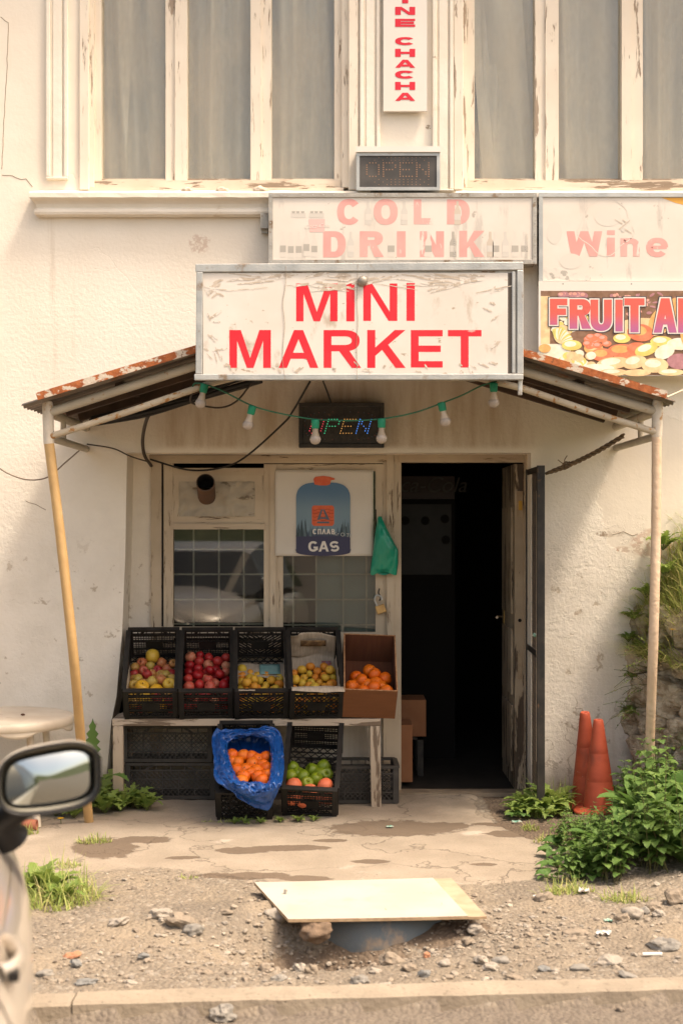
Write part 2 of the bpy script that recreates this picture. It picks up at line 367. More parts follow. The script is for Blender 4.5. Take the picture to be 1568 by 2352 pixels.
def wall_mat():
    k = NT('cream wall plaster'); P = k.pos(); S = k.n('SeparateXYZ', Vector=P); x, y, z = S.outputs
    big = k.noise(P, .9, 6, .6); med = k.noise(P, 4, 7, .6); fine = k.noise(P, 42, 4, .6); wob = k.math('MULTIPLY', k.math('SUBTRACT', k.noise(P, 7, 8, .65), .5), 1.3)
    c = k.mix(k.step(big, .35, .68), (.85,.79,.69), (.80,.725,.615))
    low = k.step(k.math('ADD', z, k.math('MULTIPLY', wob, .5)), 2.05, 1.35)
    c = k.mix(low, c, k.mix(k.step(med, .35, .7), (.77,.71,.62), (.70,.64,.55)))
    # rain streaks above the shopfront
    st = k.noise(k.pos((8, 1, 1.3)), 1.0, 8, .66)
    band = k.math('MULTIPLY', k.step(k.math('ABSOLUTE', x), 1.35, 1.0), k.math('MULTIPLY', k.step(z, 2.2, 2.25), k.step(z, 2.9, 2.45)))
    c = k.mix(k.math('MULTIPLY', band, k.math('MULTIPLY', k.step(st, .36, .70), .8)), c, (.50,.37,.24))
    c = k.mix(k.math('MULTIPLY', band, .30), c, (.40,.29,.18))
    # streaks below the pipes and general drip marks
    st2 = k.noise(k.pos((9, 1, .5), 'P', (4, 0, 2)), 1.0, 7, .62)
    c = k.mix(k.math('MULTIPLY', k.step(st2, .60, .74), .35), c, (.52,.42,.31))
    for (px, py, rx, ry, cc) in ((1488,1252,34,30,(.46,.20,.125)), (1545,1262,40,26,(.46,.20,.125)), (1450,1262,34,7,(.36,.20,.13)), (458,560,22,20,(.74,.60,.49)), (1400,1226,30,6,(.38,.29,.21)),
                                 (857,285,7,22,(.33,.26,.18)), (1008,285,11,17,(.36,.28,.20)), (983,292,6,5,(.36,.28,.20)), (470,1195,14,9,(.5,.4,.3))):
        e = k.math('MULTIPLY', k.ell(x, z, PX(px), PZ(py), 1.15*rx/363.8, 1.15*ry/363.8, wob, .3), k.step(k.noise(P, 26, 8, .75), .46, .53)); c = k.mix(k.math('MULTIPLY', e, .9), c, k.mix(fine, cc, tuple(q*.72 for q in cc)))
    # smooth patches of newer render
    pm = k.ell(x, z, PX(1530), PZ(1140), .42, .50, k.math('MULTIPLY', wob, .5), .05)
    c = k.mix(k.math('MULTIPLY', pm, .55), c, (.75,.67,.56))
    # flaking spots on the lower wall
    fl = k.math('MULTIPLY', k.step(k.noise(k.pos((1,1,1),'P',(5,5,5)), 7, 9, .68), .585, .625), k.math('MULTIPLY', k.step(z, 1.75, 1.35), k.step(k.math('ABSOLUTE', x), 1.0, 1.3)))
    c = k.mix(k.math('MULTIPLY', fl, .8), c, (.45,.37,.28))
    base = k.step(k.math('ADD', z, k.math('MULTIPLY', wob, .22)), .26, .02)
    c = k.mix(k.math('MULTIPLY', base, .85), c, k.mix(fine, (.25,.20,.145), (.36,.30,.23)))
    crk = k.n('TexVoronoi', {'feature': 'DISTANCE_TO_EDGE'}, Vector=k.n('VectorMath', {'operation': 'ADD'}, i0=P, i1=k.n('TexNoise', Vector=P, Scale=2.0, Detail=7.0).outputs['Color']).outputs[0], Scale=.75).outputs['Distance']
    crm = k.math('MULTIPLY', k.step(crk, .0045, .001), k.step(k.noise(P, 1.1, 2), .54, .60)); c = k.mix(k.math('MULTIPLY', k.math('MULTIPLY', crm, k.step(z, 2.0, 1.6)), .5), c, (.30,.23,.16))
    smooth = k.step(z, 3.3, 3.9)
    hf = k.math('MULTIPLY', fine, k.math('SUBTRACT', 1.0, k.math('MULTIPLY', k.math('MAXIMUM', smooth, pm), .75)))
    lump = k.step(k.noise(k.pos((1,1,1),'P',(8,2,6)), 5.5, 8, .66), .49, .53); hf = k.math('ADD', hf, k.math('MULTIPLY', k.math('MULTIPLY', lump, k.step(z, 1.9, 1.4)), 1.3))
    h = k.math('ADD', k.math('ADD', hf, k.math('MULTIPLY', med, 1.1)), k.math('MULTIPLY', k.math('ADD', k.math('ADD', fl, crm), k.math('MULTIPLY', pm, .2)), -.5))
    return k.finish(c, .88, k.bump(h, .26, .016), 0, .15)
WALLM = wall_mat()
TRIM = mat('painted plaster trim', (.86,.80,.70), (.80,.73,.62), .8, 3, (1,1,1), 'P', [((.66,.55,.42), 4, .60, .14, (1.0,1,1)), ((.45,.35,.25), 14, .69, .05, (1,1,1))], .3, 30)
TOPZ = 6.6
lw = xz([(205,438),(800,438),(800,-170),(205,-170)]); rw = xz([(1062,438),(1660,438),(1660,-170),(1062,-170)])
shop_hole = xz([(292,1040),(1219,1040),(1219,1700)]) + [(PX(1219), -.25), (PX(238), -.25)] + xz([(243,1800),(256,1660),(268,1600),(281,1450),(288,1280)])
outer = [(-6.5,-.3),(6.5,-.3),(6.5,TOPZ),(-6.5,TOPZ)]
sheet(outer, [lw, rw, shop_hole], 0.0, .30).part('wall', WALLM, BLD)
# rooms behind the openings, their gloom deepened by near-black wall colour
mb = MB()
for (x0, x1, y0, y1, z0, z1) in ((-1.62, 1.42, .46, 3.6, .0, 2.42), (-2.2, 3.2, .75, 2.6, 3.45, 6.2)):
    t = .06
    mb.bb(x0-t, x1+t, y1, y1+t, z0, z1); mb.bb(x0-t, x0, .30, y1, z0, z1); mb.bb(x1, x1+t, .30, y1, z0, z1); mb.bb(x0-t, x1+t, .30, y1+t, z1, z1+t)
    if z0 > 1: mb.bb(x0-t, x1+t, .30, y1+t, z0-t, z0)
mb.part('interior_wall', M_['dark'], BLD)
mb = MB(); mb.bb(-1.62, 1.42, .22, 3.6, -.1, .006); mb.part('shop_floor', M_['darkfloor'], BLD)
mb = MB(); mb.bb(-6.5, 6.5, .30, 8, TOPZ-.2, TOPZ-.01); mb.bb(-6.5, -6.3, .30, 8, -.3, TOPZ-.21); mb.bb(6.3, 6.5, .30, 8, -.3, TOPZ-.21); mb.bb(-6.3, 6.3, 7.8, 8, -.3, TOPZ-.21)
mb.part('outer_shell', WALLM, BLD)
mb = MB(); mb.bb(-6.8, 6.8, -.45, 8.3, TOPZ, TOPZ+.12); mb.part('roof', mat('grey roof sheet', (.2,.19,.18), None, .7), BLD)

def window(xs, bars, label, x_in, panes):
    fr = MB(); y_top = -165
    x0, x1 = xs
    # outer box frame
    for a, b, yf in bars: fr.bb(PX(a,yf), PX(b,yf), yf, .17, PZ(430,yf), PZ(y_top))
    for a, b in panes:      # thin glazing beads
        fr.bb(PX(a-5,.085), PX(a+1,.085), .085, .12, PZ(418,.085), PZ(y_top)); fr.bb(PX(b-1,.085), PX(b+5,.085), .085, .12, PZ(418,.085), PZ(y_top))
    f = fr.part('window_frame', M_['peel_up'], BLD, label)
    rl = MB(); rl.bb(PX(x_in[0],.045), PX(x_in[1],.045), .043, .165, PZ(431,.045), PZ(414,.045))
    rl.bb(PX(x_in[0]-6,.02), PX(x_in[1]+6,.02), .005, .18, PZ(439,.02), PZ(432,.02))
    for a, b in panes: rl.bb(PX(a,.07), PX(b,.07), .075, .13, PZ(415.5,.07), PZ(410,.07))
    rl.part('bottom_rail', M_['peel_rail'], f)
    for a, b in panes:
        p = MB(); p.bb(PX(a-1,.11), PX(b+1,.11), .108, .112, PZ(414,.11), PZ(y_top)); p.part('pane', M_['pane'], f)
    hd = MB(); hd.bb(PX(x0), PX(x1), .02, .2, PZ(-165), PZ(-172)); hd.part('head_rail', M_['peel_up'], f)
window((205,800), [(206,216,.02),(216,233,.055),(381,402,.062),(402,430,.048),(576,600,.048),(600,623,.060),(768,785,.055),(785,801,.02)], 'left upper window with three tall panes', (212,783), [(233,381),(430,576),(623,768)])
window((1062,1660), [(1062,1072,.02),(1072,1088,.055),(1228,1252,.060),(1252,1281,.046),(1427,1450,.048),(1450,1474,.060),(1625,1660,.04)], 'right upper window cut by the photo edge', (1064,1650), [(1088,1228),(1281,1427),(1474,1625)])
def strip_moulding(xs, y_top, y_bot, name='window_moulding'):
    mb = MB(); a, b = xs; w = b-a
    for (u, v, t) in ((0,.20,.030), (.20,.30,.016), (.30,.72,.022), (.72,.82,.014), (.82,1.0,.028)):
        mb.bb(PX(a+w*u), PX(a+w*v), -t, .004, PZ(y_bot), PZ(y_top))
    mb.bb(PX(a), PX(b), -.0305, .004, PZ(y_bot+5), PZ(y_bot))
    bevel(mb.part(name, TRIM, BLD), .005)
strip_moulding((108,158), -300, 408)
strip_moulding((826,872), -300, 436); strip_moulding((992,1040), -300, 436)
strip_moulding((1690,1740), -300, 408)
def casing(a, b, t):
    mb = MB(); mb.bb(PX(a), PX(b), -t, .006, PZ(437), PZ(-200)); bevel(mb.part('window_casing', M_['peel_up'], BLD), .004)
casing(184,205.5,.018); casing(800.5,822,.020); casing(1041,1062.5,.022); casing(1660.5,1682,.02)
def ledge(xa, xb):
    prof = [(.002,438),(.095,439.5),(.100,443),(.100,453),(.090,456),(.064,461),(.048,468),(.042,477),(.056,480),(.062,486),(.056,492),(.036,495),(.030,498),(.002,499)]
    mb = MB(); L = []; Rr = []
    for o_, y in prof:
        z = PZ(y, -o_); q = (.10-o_)*.6
        L.append((PX(xa)+q, -o_, z)); Rr.append((PX(xb)-q, -o_, z))
    n = len(prof); vs = []
    S = 40
    for i in range(S+1):
        for a, b in zip(L, Rr):
            p = Vector(a).lerp(Vector(b), i/S); p.z += .0035*N3(p, 9); p.y += .003*N3(p, 14); vs.append(p)
    fs = [(i*n+j, (i+1)*n+j, (i+1)*n+j+1, i*n+j+1) for i in range(S) for j in range(n-1)]
    mb.add(vs, fs, 0, False)
    for E in (L, Rr): mb.add([(p[0], p[1], p[2]) for p in E] + [(p[0], .01, p[2]) for p in E], [(j, j+1, n+j+1, n+j) for j in range(n-1)])
    mb.part('window_ledge', TRIM, BLD)
ledge(75, 850); ledge(1042, 1700)
CRK = mat('hairline crack', (.30,.23,.16), None, .9)
for pts in ([(2,40),(20,52),(17,150),(11,260),(7,330),(5,400)], [(5,402),(28,404),(50,412),(62,411),(78,432)], [(1405,1228),(1430,1222),(1452,1230),(1466,1226)], [(60,1150),(85,1160),(110,1172)]):
    P_ = [W(x, y, .0) for x, y in pts]; Q_ = []
    for a_, b_ in zip(P_[:-1], P_[1:]):
        for k_ in range(6): Q_.append(a_.lerp(b_, k_/6) + Vector((.006*N3(a_.lerp(b_, k_/6), 17), 0, .006*N3(a_.lerp(b_, k_/6)+Vector((3,3,3)), 17))))
    mb = MB(); mb.tube(Q_, .0022, 4); mb.part('crack', CRK, BLD)


# shopfront joinery (recessed) -------------------------------------------------
Y0 = .26
def fb(mb, x0, x1, y0, y1, f=Y0, t=.05, mi=0): mb.bb(PX(x0,f), PX(x1,f), f, f+t, PZ(y1,f), PZ(y0,f), mi)
mb = MB(); fb(mb, 296, 350, 1030, 1850, .285, .03); fb(mb, 350, 905, 1620, 1850, .284, .03)
mb.part('plaster_strip', WALLM, BLD)
mb = MB()
fb(mb, 347, 374, 1064, 1850); fb(mb, 376, 398, 1064, 1470, .255); fb(mb, 606, 620, 1066, 1600, .258); fb(mb, 620, 634, 1066, 1600, .245); fb(mb, 634, 650, 1066, 1600, .258)
fb(mb, 862, 880, 1066, 1600, .257); fb(mb, 880, 888, 1043, 1470, .262); fb(mb, 888, 904, 1043, 1470, .238); fb(mb, 904, 921, 1043, 1815, .250)
fb(mb, 880, 904, 1470, 1815, .252)
mb2 = MB(); mb2.tube([W(352 + 4*N3((k_*.45, 1, 2), 1) + 2.5*N3((k_*1.7, 5, 2), 1), 1110 + 330*k_/40, .284) for k_ in range(41)], .004, 5); mb2.part('crack', CRK, BLD)
SF = mb.part('shopfront_frame', M_['peel_shop'], BLD, 'peeling grey painted shopfront joinery')
mb = MB(); fb(mb, 343, 905, 1042, 1064, .250); fb(mb, 398, 606, 1075, 1092, .257); fb(mb, 650, 862, 1066, 1082, .258); fb(mb, 394, 608, 1203, 1216, .244); fb(mb, 398, 606, 1186, 1203, .258)
fb(mb, 398, 606, 1440, 1465, .256); fb(mb, 650, 862, 1452, 1480, .256); fb(mb, 374, 880, 1478, 1620, .262); fb(mb, 340, 1224, 1038, 1042, .20, .1)
mb.part('cross_rail', M_['peel_shop_x'], SF)
mb = MB(); mb.bb(PX(372,.262), PX(375,.262), .2525, .258, PZ(1438,.262), PZ(1052,.262)); mb.part('gap_shade', M_['dark'], SF); mb = MB(); mb.bb(PX(345,.25), PX(905,.25), .242, .2495, PZ(1045,.25), PZ(1039.5,.25)); mb.part('gap_shade', M_['dark'], SF); mb = MB(); mb.bb(PX(862,.25), PX(864,.25), .2525, .258, PZ(1290,.25), PZ(1170,.25)); mb.part('gap_shade', M_['dark'], SF)  # near-black strips stand in for the shade in the joints
# crumpled sheet closing the top light, and flue pipe through it
foil = mat('crumpled pale sheet', (.42,.37,.29), (.34,.29,.22), .5, 3, (1,1,1), 'P', [((.20,.16,.11), 7, .60, .06, (1,1,2))], .8, 9)
mb = MB()
def ff(u, v):
    p = W(410+176*u, 1186-80*v, .268); c = .022*N3((u*5, v*2.2, 1), 1) + .030*abs(N3((u*7, v*3, 4), 1)) + .012*abs(N3((u*15, v*7, 4), 1)); p.y -= c + .004; return p
mb.grid(ff, 40, 20); vp = mb.part('vent_panel', foil, SF)
mb = MB(); fb(mb, 398, 411, 1092, 1186, .256); fb(mb, 585, 606, 1092, 1186, .256); fb(mb, 411, 585, 1092, 1106, .257); mb.part('vent_surround', M_['peel_shop'], SF)
mb = MB(); A = W(475, 1140, .27); B = W(472, 1108, .02); d = (B-A).normalized(); r0 = .058
pts = [A, A.lerp(B, .5), B]; mb.tube(pts, r0, 22, 0, False); mb.tube([B, B - d*.2], r0-.004, 22, 1, False); mb.tube([B, B + d*.001], [r0+.001, r0-.004], 22, 0, False)
mb.poly([B - d*.2 + q for q in []] or [W(462,1120,.15), W(485,1120,.15), W(485,1098,.15), W(462,1098,.15)], 1)
mb.part('flue_pipe', [mat('rusty flue steel', (.10,.075,.06), (.16,.085,.05), .75, 8, (1,1,1), 'P', (), .3, 40), M_['dark']], BLD, 'short rusty flue pipe poking out of the top light')
for (a, b, c, d_) in ((398, 606, 1216, 1440), (650, 862, 1082, 1452)):
    p = MB(); fb(p, a, b, c, d_, .285, .004); p.part('pane', M_['pane_shop'], SF)
# grilles behind the panes
gm = mat('white grille bar', (.80,.74,.64), (.66,.60,.50), .6, 20)
for xs, ys, (a, b, c, d_) in (((445,503,560),(1262,1319,1377,1433),(398,607,1216,1445)), ((673,726,788,841),(1319,1377,1435),(650,862,1082,1455))):
    mb = MB()
    for x in xs: mb.bar(W(x,c,.31), W(x,d_,.31), .013, .010)
    for y in ys: mb.bar(W(a,y,.318), W(b,y,.318), .013, .010)
    mb.part('grille', gm, SF)
mb = MB(); mb.bb(PX(727,.34), PX(862,.34), .335, .345, PZ(1455,.34), PZ(1250,.34)); mb.part('frosted_screen', mat('pale blue screen behind the pane', (.42,.50,.48), (.36,.44,.43), .35, 3), SF)
# things seen dimly behind the left pane: a shelf back
# door opening ---------------------------------------------------------------
mb = MB(); fb(mb, 916, 1212, 1044, 1062, .235, .09); mb.bb(PX(1205,.2), PX(1219,.2), .19, .30, .0, PZ(1044,.2))
DF = mb.part('door_frame', M_['peel_shop_x'], BLD)
mb = MB(); mb.bb(PX(905,.2), PX(1219,.2), .16, .30, -.05, .012); mb.part('doorstep', mat('worn step', (.30,.24,.17), (.22,.17,.12), .85, 8, (1,1,1), 'P', (), .4, 40), BLD)
# the wooden leaf, swung inwards on the right
mb = MB(); xh = PX(1205,.25); mb.bb(PX(1181,.27), PX(1205,.27), .27, .98, .015, PZ(1066,.27))
DL = mb.part('door', M_['peel_door'], BLD, 'worn wooden door leaf opened inwards')
mb = MB()
for z0, z1 in ((.12,.55),(.62,1.05),(1.15,1.85)): mb.bb(PX(1181,.27)-.012, PX(1181,.27)-.001, .36, .90, z0, z1)
mb.part('door_panel', M_['peel_door'], DL)
mb = MB(); mb.bb(PX(1181,.27)-.006, PX(1181,.27)-.0005, .84, .89, PZ(1452,.8), PZ(1398,.8)); mb.part('lock_plate', mat('brass plate', (.45,.30,.10), (.3,.2,.08), .4, 9, metal=.8), DL)
mb = MB(); xx = PX(1181,.27)-.006; zz = PZ(1416,.86); mb.tube([(xx,.865,zz),(xx-.05,.865,zz),(xx-.055,.84,zz),(xx-.055,.76,zz)], .009, 8); mb.part('door_handle', mat('chrome handle', (.75,.72,.68), None, .2, metal=1.0), DL)
HM = [mat('painted hinge plate', (.40,.32,.22), (.3,.22,.14), .6, 10), mat('yellow worn brass', (.50,.30,.05), None, .5)]
mb = MB(); mb.bb(PX(1186,.265), PX(1200,.265), .2655, .2695, PZ(1188,.265), PZ(1128,.265)); mb.bb(PX(1190,.26), PX(1198,.26), .25, .266, PZ(1172,.26), PZ(1150,.26), 1)
mb.part('hinge', HM, DL); mb = MB(); mb.bb(PX(1188,.265), PX(1198,.265), .2652, .2694, PZ(1560,.265), PZ(1500,.265))
mb.part('hinge', HM, DL)
#'painted hinge plate', (.40,.32,.22), (.3,.22,.14), .6, 10), mat('yellow worn brass', (.50,.30,.05), None, .5)], DL)
mb = MB(); mb.lathe([(0,0),(.012,0)], 12, Matrix.Translation(W(1193,1425,.2688)) @ Matrix.Rotation(RAD(90),4,'X')); mb.part('key_hole', M_['dark'], DL)
# black steel mesh gate, swung outwards
A0 = Vector((PX(1213,.2), .2, 0)); B0 = Vector((PX(1241,-.45), -.45, 0)); zt = PZ(1070,-.4)
mb = MB()
mb.bar(B0 + Vector((0,0,.02)), B0 + Vector((0,0,zt)), .045, .028, 0, (0,1,0)); mb.bar(A0 + Vector((0,0,.02)), A0 + Vector((0,0,zt)), .04, .025, 0, (0,1,0))
for z in (.05, .95, zt-.02): mb.bar(A0 + Vector((0,0,z)), B0 + Vector((0,0,z)), .024, .036)
SD = mb.part('security_gate', M_['black_metal'], BLD, 'dark steel mesh gate standing open beside the doorway')
mb = MB(); n = 46
for i in range(n):
    t = (i+.5)/n; p = A0.lerp(B0, t); mb.bar(p + Vector((0,0,.05)), p + Vector((0,0,zt-.02)), .0035, .0035)
for i in range(70):
    z = .05 + (zt-.07)*i/69; mb.bar(A0 + Vector((0.002,0,z)), B0 + Vector((0.002,0,z)), .003, .003)
mb.part('gate_mesh', mat('rusty mesh', (.05,.04,.033), (.09,.065,.045), .7, 14), SD)
for t in (.15, .9):
    pass
mb = MB(); mb.bar(A0.lerp(B0,.86) + Vector((-.012,0,.3)), A0.lerp(B0,.88) + Vector((-.012,0,zt-.15)), .012, .01); mb.part('gate_strip', mat('pale dusty strip', (.40,.33,.25), None, .8), SD)
# wooded hills across the street, behind the camera (seen only in the panes and the mirror)
mb = MB()
mb.grid(lambda u, v: Vector((-260+520*u, -75-60*v, -1 + (16+9*noise.noise(Vector((u*9, 1, 0)))+3*noise.noise(Vector((u*40, 2, 0))))*math.sin(v*math.pi/2))), 90, 8)
mb.one('hills', mat('wooded hillside', (.06,.075,.03), (.10,.11,.05), .95, .4), kind='structure', recentre=False)
# ---------------------------------------------------------------- lettering
def glyph(ch, x0, x1, y0, y1, t, tb):
    w, h = x1-x0, y1-y0; P = []
    def rect(a, b, c, d): P.append([(a,c),(b,c),(b,d),(a,d)])
    def quad(*p): P.append(list(p))
    def ring(cx, cy, rx, ry, a0, a1, n=22, e=.88):
        def pt(a, ax, ay):
            c, s_ = math.cos(a), math.sin(a)
            return (cx + ax*math.copysign(abs(c)**e, c), cy + ay*math.copysign(abs(s_)**e, s_))
        for i in range(n):
            u = RAD(a0 + (a1-a0)*i/n); v = RAD(a0 + (a1-a0)*(i+1)/n)
            P.append([pt(u, rx, ry), pt(v, rx, ry), pt(v, rx-t, ry-tb), pt(u, rx-t, ry-tb)])
    def stroke(pts, th):
        n = len(pts); L = []; Q = []
        for i in range(n):
            a = pts[max(0,i-1)]; b = pts[min(n-1,i+1)]; dx, dy = b[0]-a[0], b[1]-a[1]; l = math.hypot(dx, dy) or 1
            L.append((pts[i][0]-dy/l*th/2, pts[i][1]+dx/l*th/2)); Q.append((pts[i][0]+dy/l*th/2, pts[i][1]-dx/l*th/2))
        for i in range(n-1): P.append([L[i], L[i+1], Q[i+1], Q[i]])
    cx, cy = (x0+x1)/2, (y0+y1)/2
    if ch == 'I': rect(x0, x1, y0, y1)
    elif ch == 'i': rect(x0, x1, y0+h*.28, y1); rect(x0, x1, y0, y0+h*.17)
    elif ch == 'L': rect(x0, x0+t, y0, y1); rect(x0+t, x1, y1-tb, y1)
    elif ch == 'E': rect(x0, x0+t, y0, y1); [rect(x0+t, b, a, a+tb) for a, b in ((y0,x1),(cy-tb/2,x1-w*.06),(y1-tb,x1))]
    elif ch == 'F': rect(x0, x0+t, y0, y1); rect(x0+t, x1, y0, y0+tb); rect(x0+t, x1-w*.07, cy-tb*.5, cy+tb*.5)
    elif ch == 'T': rect(x0, x1, y0, y0+tb); rect(cx-t/2, cx+t/2, y0+tb, y1)
    elif ch == 'H': rect(x0, x0+t, y0, y1); rect(x1-t, x1, y0, y1); rect(x0+t, x1-t, cy-tb/2, cy+tb/2)
    elif ch == 'П': rect(x0, x0+t, y0, y1); rect(x1-t, x1, y0, y1); rect(x0+t, x1-t, y0, y0+tb)
    elif ch == 'N': rect(x0, x0+t, y0, y1); rect(x1-t, x1, y0, y1); quad((x0+t*.9,y0),(x0+t*1.05,y0+h*.02),(x1-t,y1),(x1-t*2.0,y1),(x0+t*.9,y0+h*.28)) if False else quad((x0+t*.85,y0),(x1-t*.85,y1-h*.0),(x1-t*1.15,y1),(x0+t,y0+h*.33)) if False else quad((x0+t*.25,y0),(x0+t*1.15,y0),(x1-t*.25,y1),(x1-t*1.15,y1))
    elif ch == 'M':
        rect(x0, x0+t, y0, y1); rect(x1-t, x1, y0, y1); q = t*.86
        quad((x0+t*.5,y0),(x0+t*1.5,y0),(cx+q*.5,y1),(cx-q*.5,y1)); quad((x1-t*1.5,y0),(x1-t*.5,y0),(cx+q*.5,y1),(cx-q*.5,y1))
    elif ch == 'W':
        q = t*.95; a = x0+w*.25; b = x0+w*.75
        for u, v in ((x0+q/2, a), (cx, a), (cx, b), (x1-q/2, b)): quad((u-q/2,y0),(u+q/2,y0),(v+q/2,y1),(v-q/2,y1))
    elif ch in 'AΛ':
        quad((cx-t*.55,y0),(cx+t*.45,y0),(x0+t,y1),(x0,y1)); quad((cx-t*.45,y0),(cx+t*.55,y0),(x1,y1),(x1-t,y1))
        if ch == 'A': rect(x0+w*.24, x1-w*.24, y0+h*.60, y0+h*.60+tb*.92)
    elif ch == 'K':
        rect(x0, x0+t, y0, y1); quad((x1-t*1.35,y0),(x1-t*.02,y0),(x0+t,y0+h*.68),(x0+t,y0+h*.46)); quad((x0+w*.34,y0+h*.46),(x0+w*.50,y0+h*.33),(x1,y1),(x1-t*1.25,y1))
    elif ch == 'O': ring(cx, cy, w/2, h/2, 0, 360, 44)
    elif ch == 'C': ring(cx, cy, w/2, h/2, 38, 322, 36)
    elif ch == 'G': ring(cx, cy, w/2, h/2, 40, 322, 36); rect(cx+w*.04, x1, cy+h*.02, cy+h*.02+tb*.9); rect(x1-t, x1, cy+h*.02+tb*.9, y1-h*.14)
    elif ch == 'D': rect(x0, x0+t, y0, y1); r = w*.52; rect(x0+t, x1-r, y0, y0+tb); rect(x0+t, x1-r, y1-tb, y1); ring(x1-r, cy, r, h/2, -90, 90)
    elif ch in 'PR':
        rect(x0, x0+t, y0, y1); bh = h*.56; r = w*.40; xr = x1 - w*.04
        rect(x0+t, xr-r, y0, y0+tb); rect(x0+t, xr-r, y0+bh-tb, y0+bh); ring(xr-r, y0+bh/2, r, bh/2, -90, 90)
        if ch == 'R': quad((x0+w*.40,y0+bh-tb*.15),(x0+w*.66,y0+bh-tb*.3),(x1,y1),(x1-t*1.2,y1))
    elif ch == 'B':
        rect(x0, x0+t, y0, y1); r = w*.42
        for a, b, xr in ((y0, y0+h*.54, x1-w*.05), (y0+h*.46, y1, x1)): rect(x0+t, xr-r, a, a+tb*.9); rect(x0+t, xr-r, b-tb*.9, b); ring(xr-r, (a+b)/2, r, (b-a)/2, -90, 90)
    elif ch == 'U': rect(x0, x0+t, y0, y1-h*.35); rect(x1-t, x1, y0, y1-h*.35); ring(cx, y1-h*.36, w/2, h*.36, 0, 180)
    elif ch == 'S':
        r = h*.26; pts = []
        for a in range(-30, -271, -15): pts.append((cx + (w/2-t/2)*math.cos(RAD(a)), y0+tb/2+ (h/4-tb*.1) + (h/4-tb*.12)*math.sin(RAD(a))))
        for a in range(-75, 151, 15): pts.append((cx + (w/2-t/2)*math.cos(RAD(a)), y1-tb/2-(h/4-tb*.1) + (h/4-tb*.12)*math.sin(RAD(a))))
        stroke(pts, (t+tb)/2)
    elif ch == 'n': rect(x0, x0+t, y0, y1); ring(cx, y0+h*.45, w/2, h*.45, 180, 360); rect(x1-t, x1, y0+h*.45, y1)
    elif ch == 'e': ring(cx, cy, w/2, h/2, 40, 360, 36); rect(x0+t*.8, x1-t*.2, cy-tb*.35, cy+tb*.35)
    return P
def letters(mb, spec, Y, mi=0, f=None, eps=.00018):
    f = f or (lambda x, y, Y_: W(x, y, Y_))
    for (ch, x0, x1, y0, y1, t, tb) in spec:
        for i, p in enumerate(glyph(ch, x0, x1, y0, y1, t, tb)): mb.poly([f(x, y, Y - eps*(i % 7)) for x, y in p], mi)
def word(spec, Y, m, parent, nm='letter', eps=.00006):      # every letter a piece of its own
    for q in spec:
        mb = MB(); letters(mb, [q], Y, 0, None, eps); mb.part(nm, m, parent)
def outline(spec, g):
    return [(c, a-g, b+g, y0-g, y1+g, t+2*g, tb+2*g) for (c, a, b, y0, y1, t, tb) in spec]
def disc(mb, x, y, rx, ry, Y, mi=0, n=20, a=0, f=None):
    f = f or (lambda x, y, Y_: W(x, y, Y_)); ca, sa = math.cos(a), math.sin(a)
    mb.poly([f(x + rx*math.cos(2*math.pi*k/n)*ca - ry*math.sin(2*math.pi*k/n)*sa, y + rx*math.cos(2*math.pi*k/n)*sa + ry*math.sin(2*math.pi*k/n)*ca, Y) for k in range(n)], mi)
def frame(mb, x0, x1, y0, y1, w, Y, dep, mi=0):
    a, b = PX(x0, Y), PX(x1, Y); c, d = PZ(y1, Y), PZ(y0, Y); q = w*(DIST+Y)/FP
    mb.bb(a, b, Y, Y+dep, d-q, d, mi); mb.bb(a, b, Y, Y+dep, c, c+q, mi)
    mb.bb(a, a+q, Y+.001, Y+dep, c+q, d-q, mi); mb.bb(b-q, b, Y+.001, Y+dep, c+q, d-q, mi)
def text(name, s, loc, size, m, parent, rot=(RAD(90),0,0), shear=0, align='CENTER', off=0.0):
    cu = bpy.data.curves.new(name, 'FONT'); cu.body = s; cu.size = size; cu.align_x = align; cu.shear = shear; cu.extrude = .0002; cu.offset = off
    ob = bpy.data.objects.new(name, cu); col.objects.link(ob); bpy.context.view_layer.update()
    me = bpy.data.meshes.new_from_object(ob.evaluated_get(bpy.context.evaluated_depsgraph_get())); bpy.data.objects.remove(ob); bpy.data.curves.remove(cu)
    Mx = Matrix.Translation(Vector(loc) - ROOT(parent)) @ Euler(rot).to_matrix().to_4x4(); me.transform(Mx); me.materials.clear(); me.materials.append(m)
    o = bpy.data.objects.new(name, me); col.objects.link(o); o.parent = parent; return o

# ---------------------------------------------------------------- signs
BOARD = mat('grubby white sign board', (.76,.72,.66), (.70,.65,.58), .5, 3, (1,1,1), 'P', [((.50,.42,.33), 5, .57, .16, (1.6,1,.8)), ((.42,.33,.24), 16, .66, .04, (.7,1,1.8))])
BOARD2 = mat('faded white sign board', (.78,.73,.66), (.72,.66,.58), .5, 2.5, (1,1,1), 'P', [((.60,.55,.49), 4, .58, .12, (2.5,1,.6)), ((.50,.44,.38), 10, .66, .05, (1,1,1))])
WHITE = mat('clean white board', (.80,.76,.70), (.77,.72,.65), .45, 2)
FADED = [mat('faded grey print', (.66,.62,.56), None, .5), mat('paler grey print', (.72,.67,.60), None, .5), mat('dark grey print', (.46,.43,.38), None, .5), mat('sepia print', (.62,.54,.45), None, .5)]

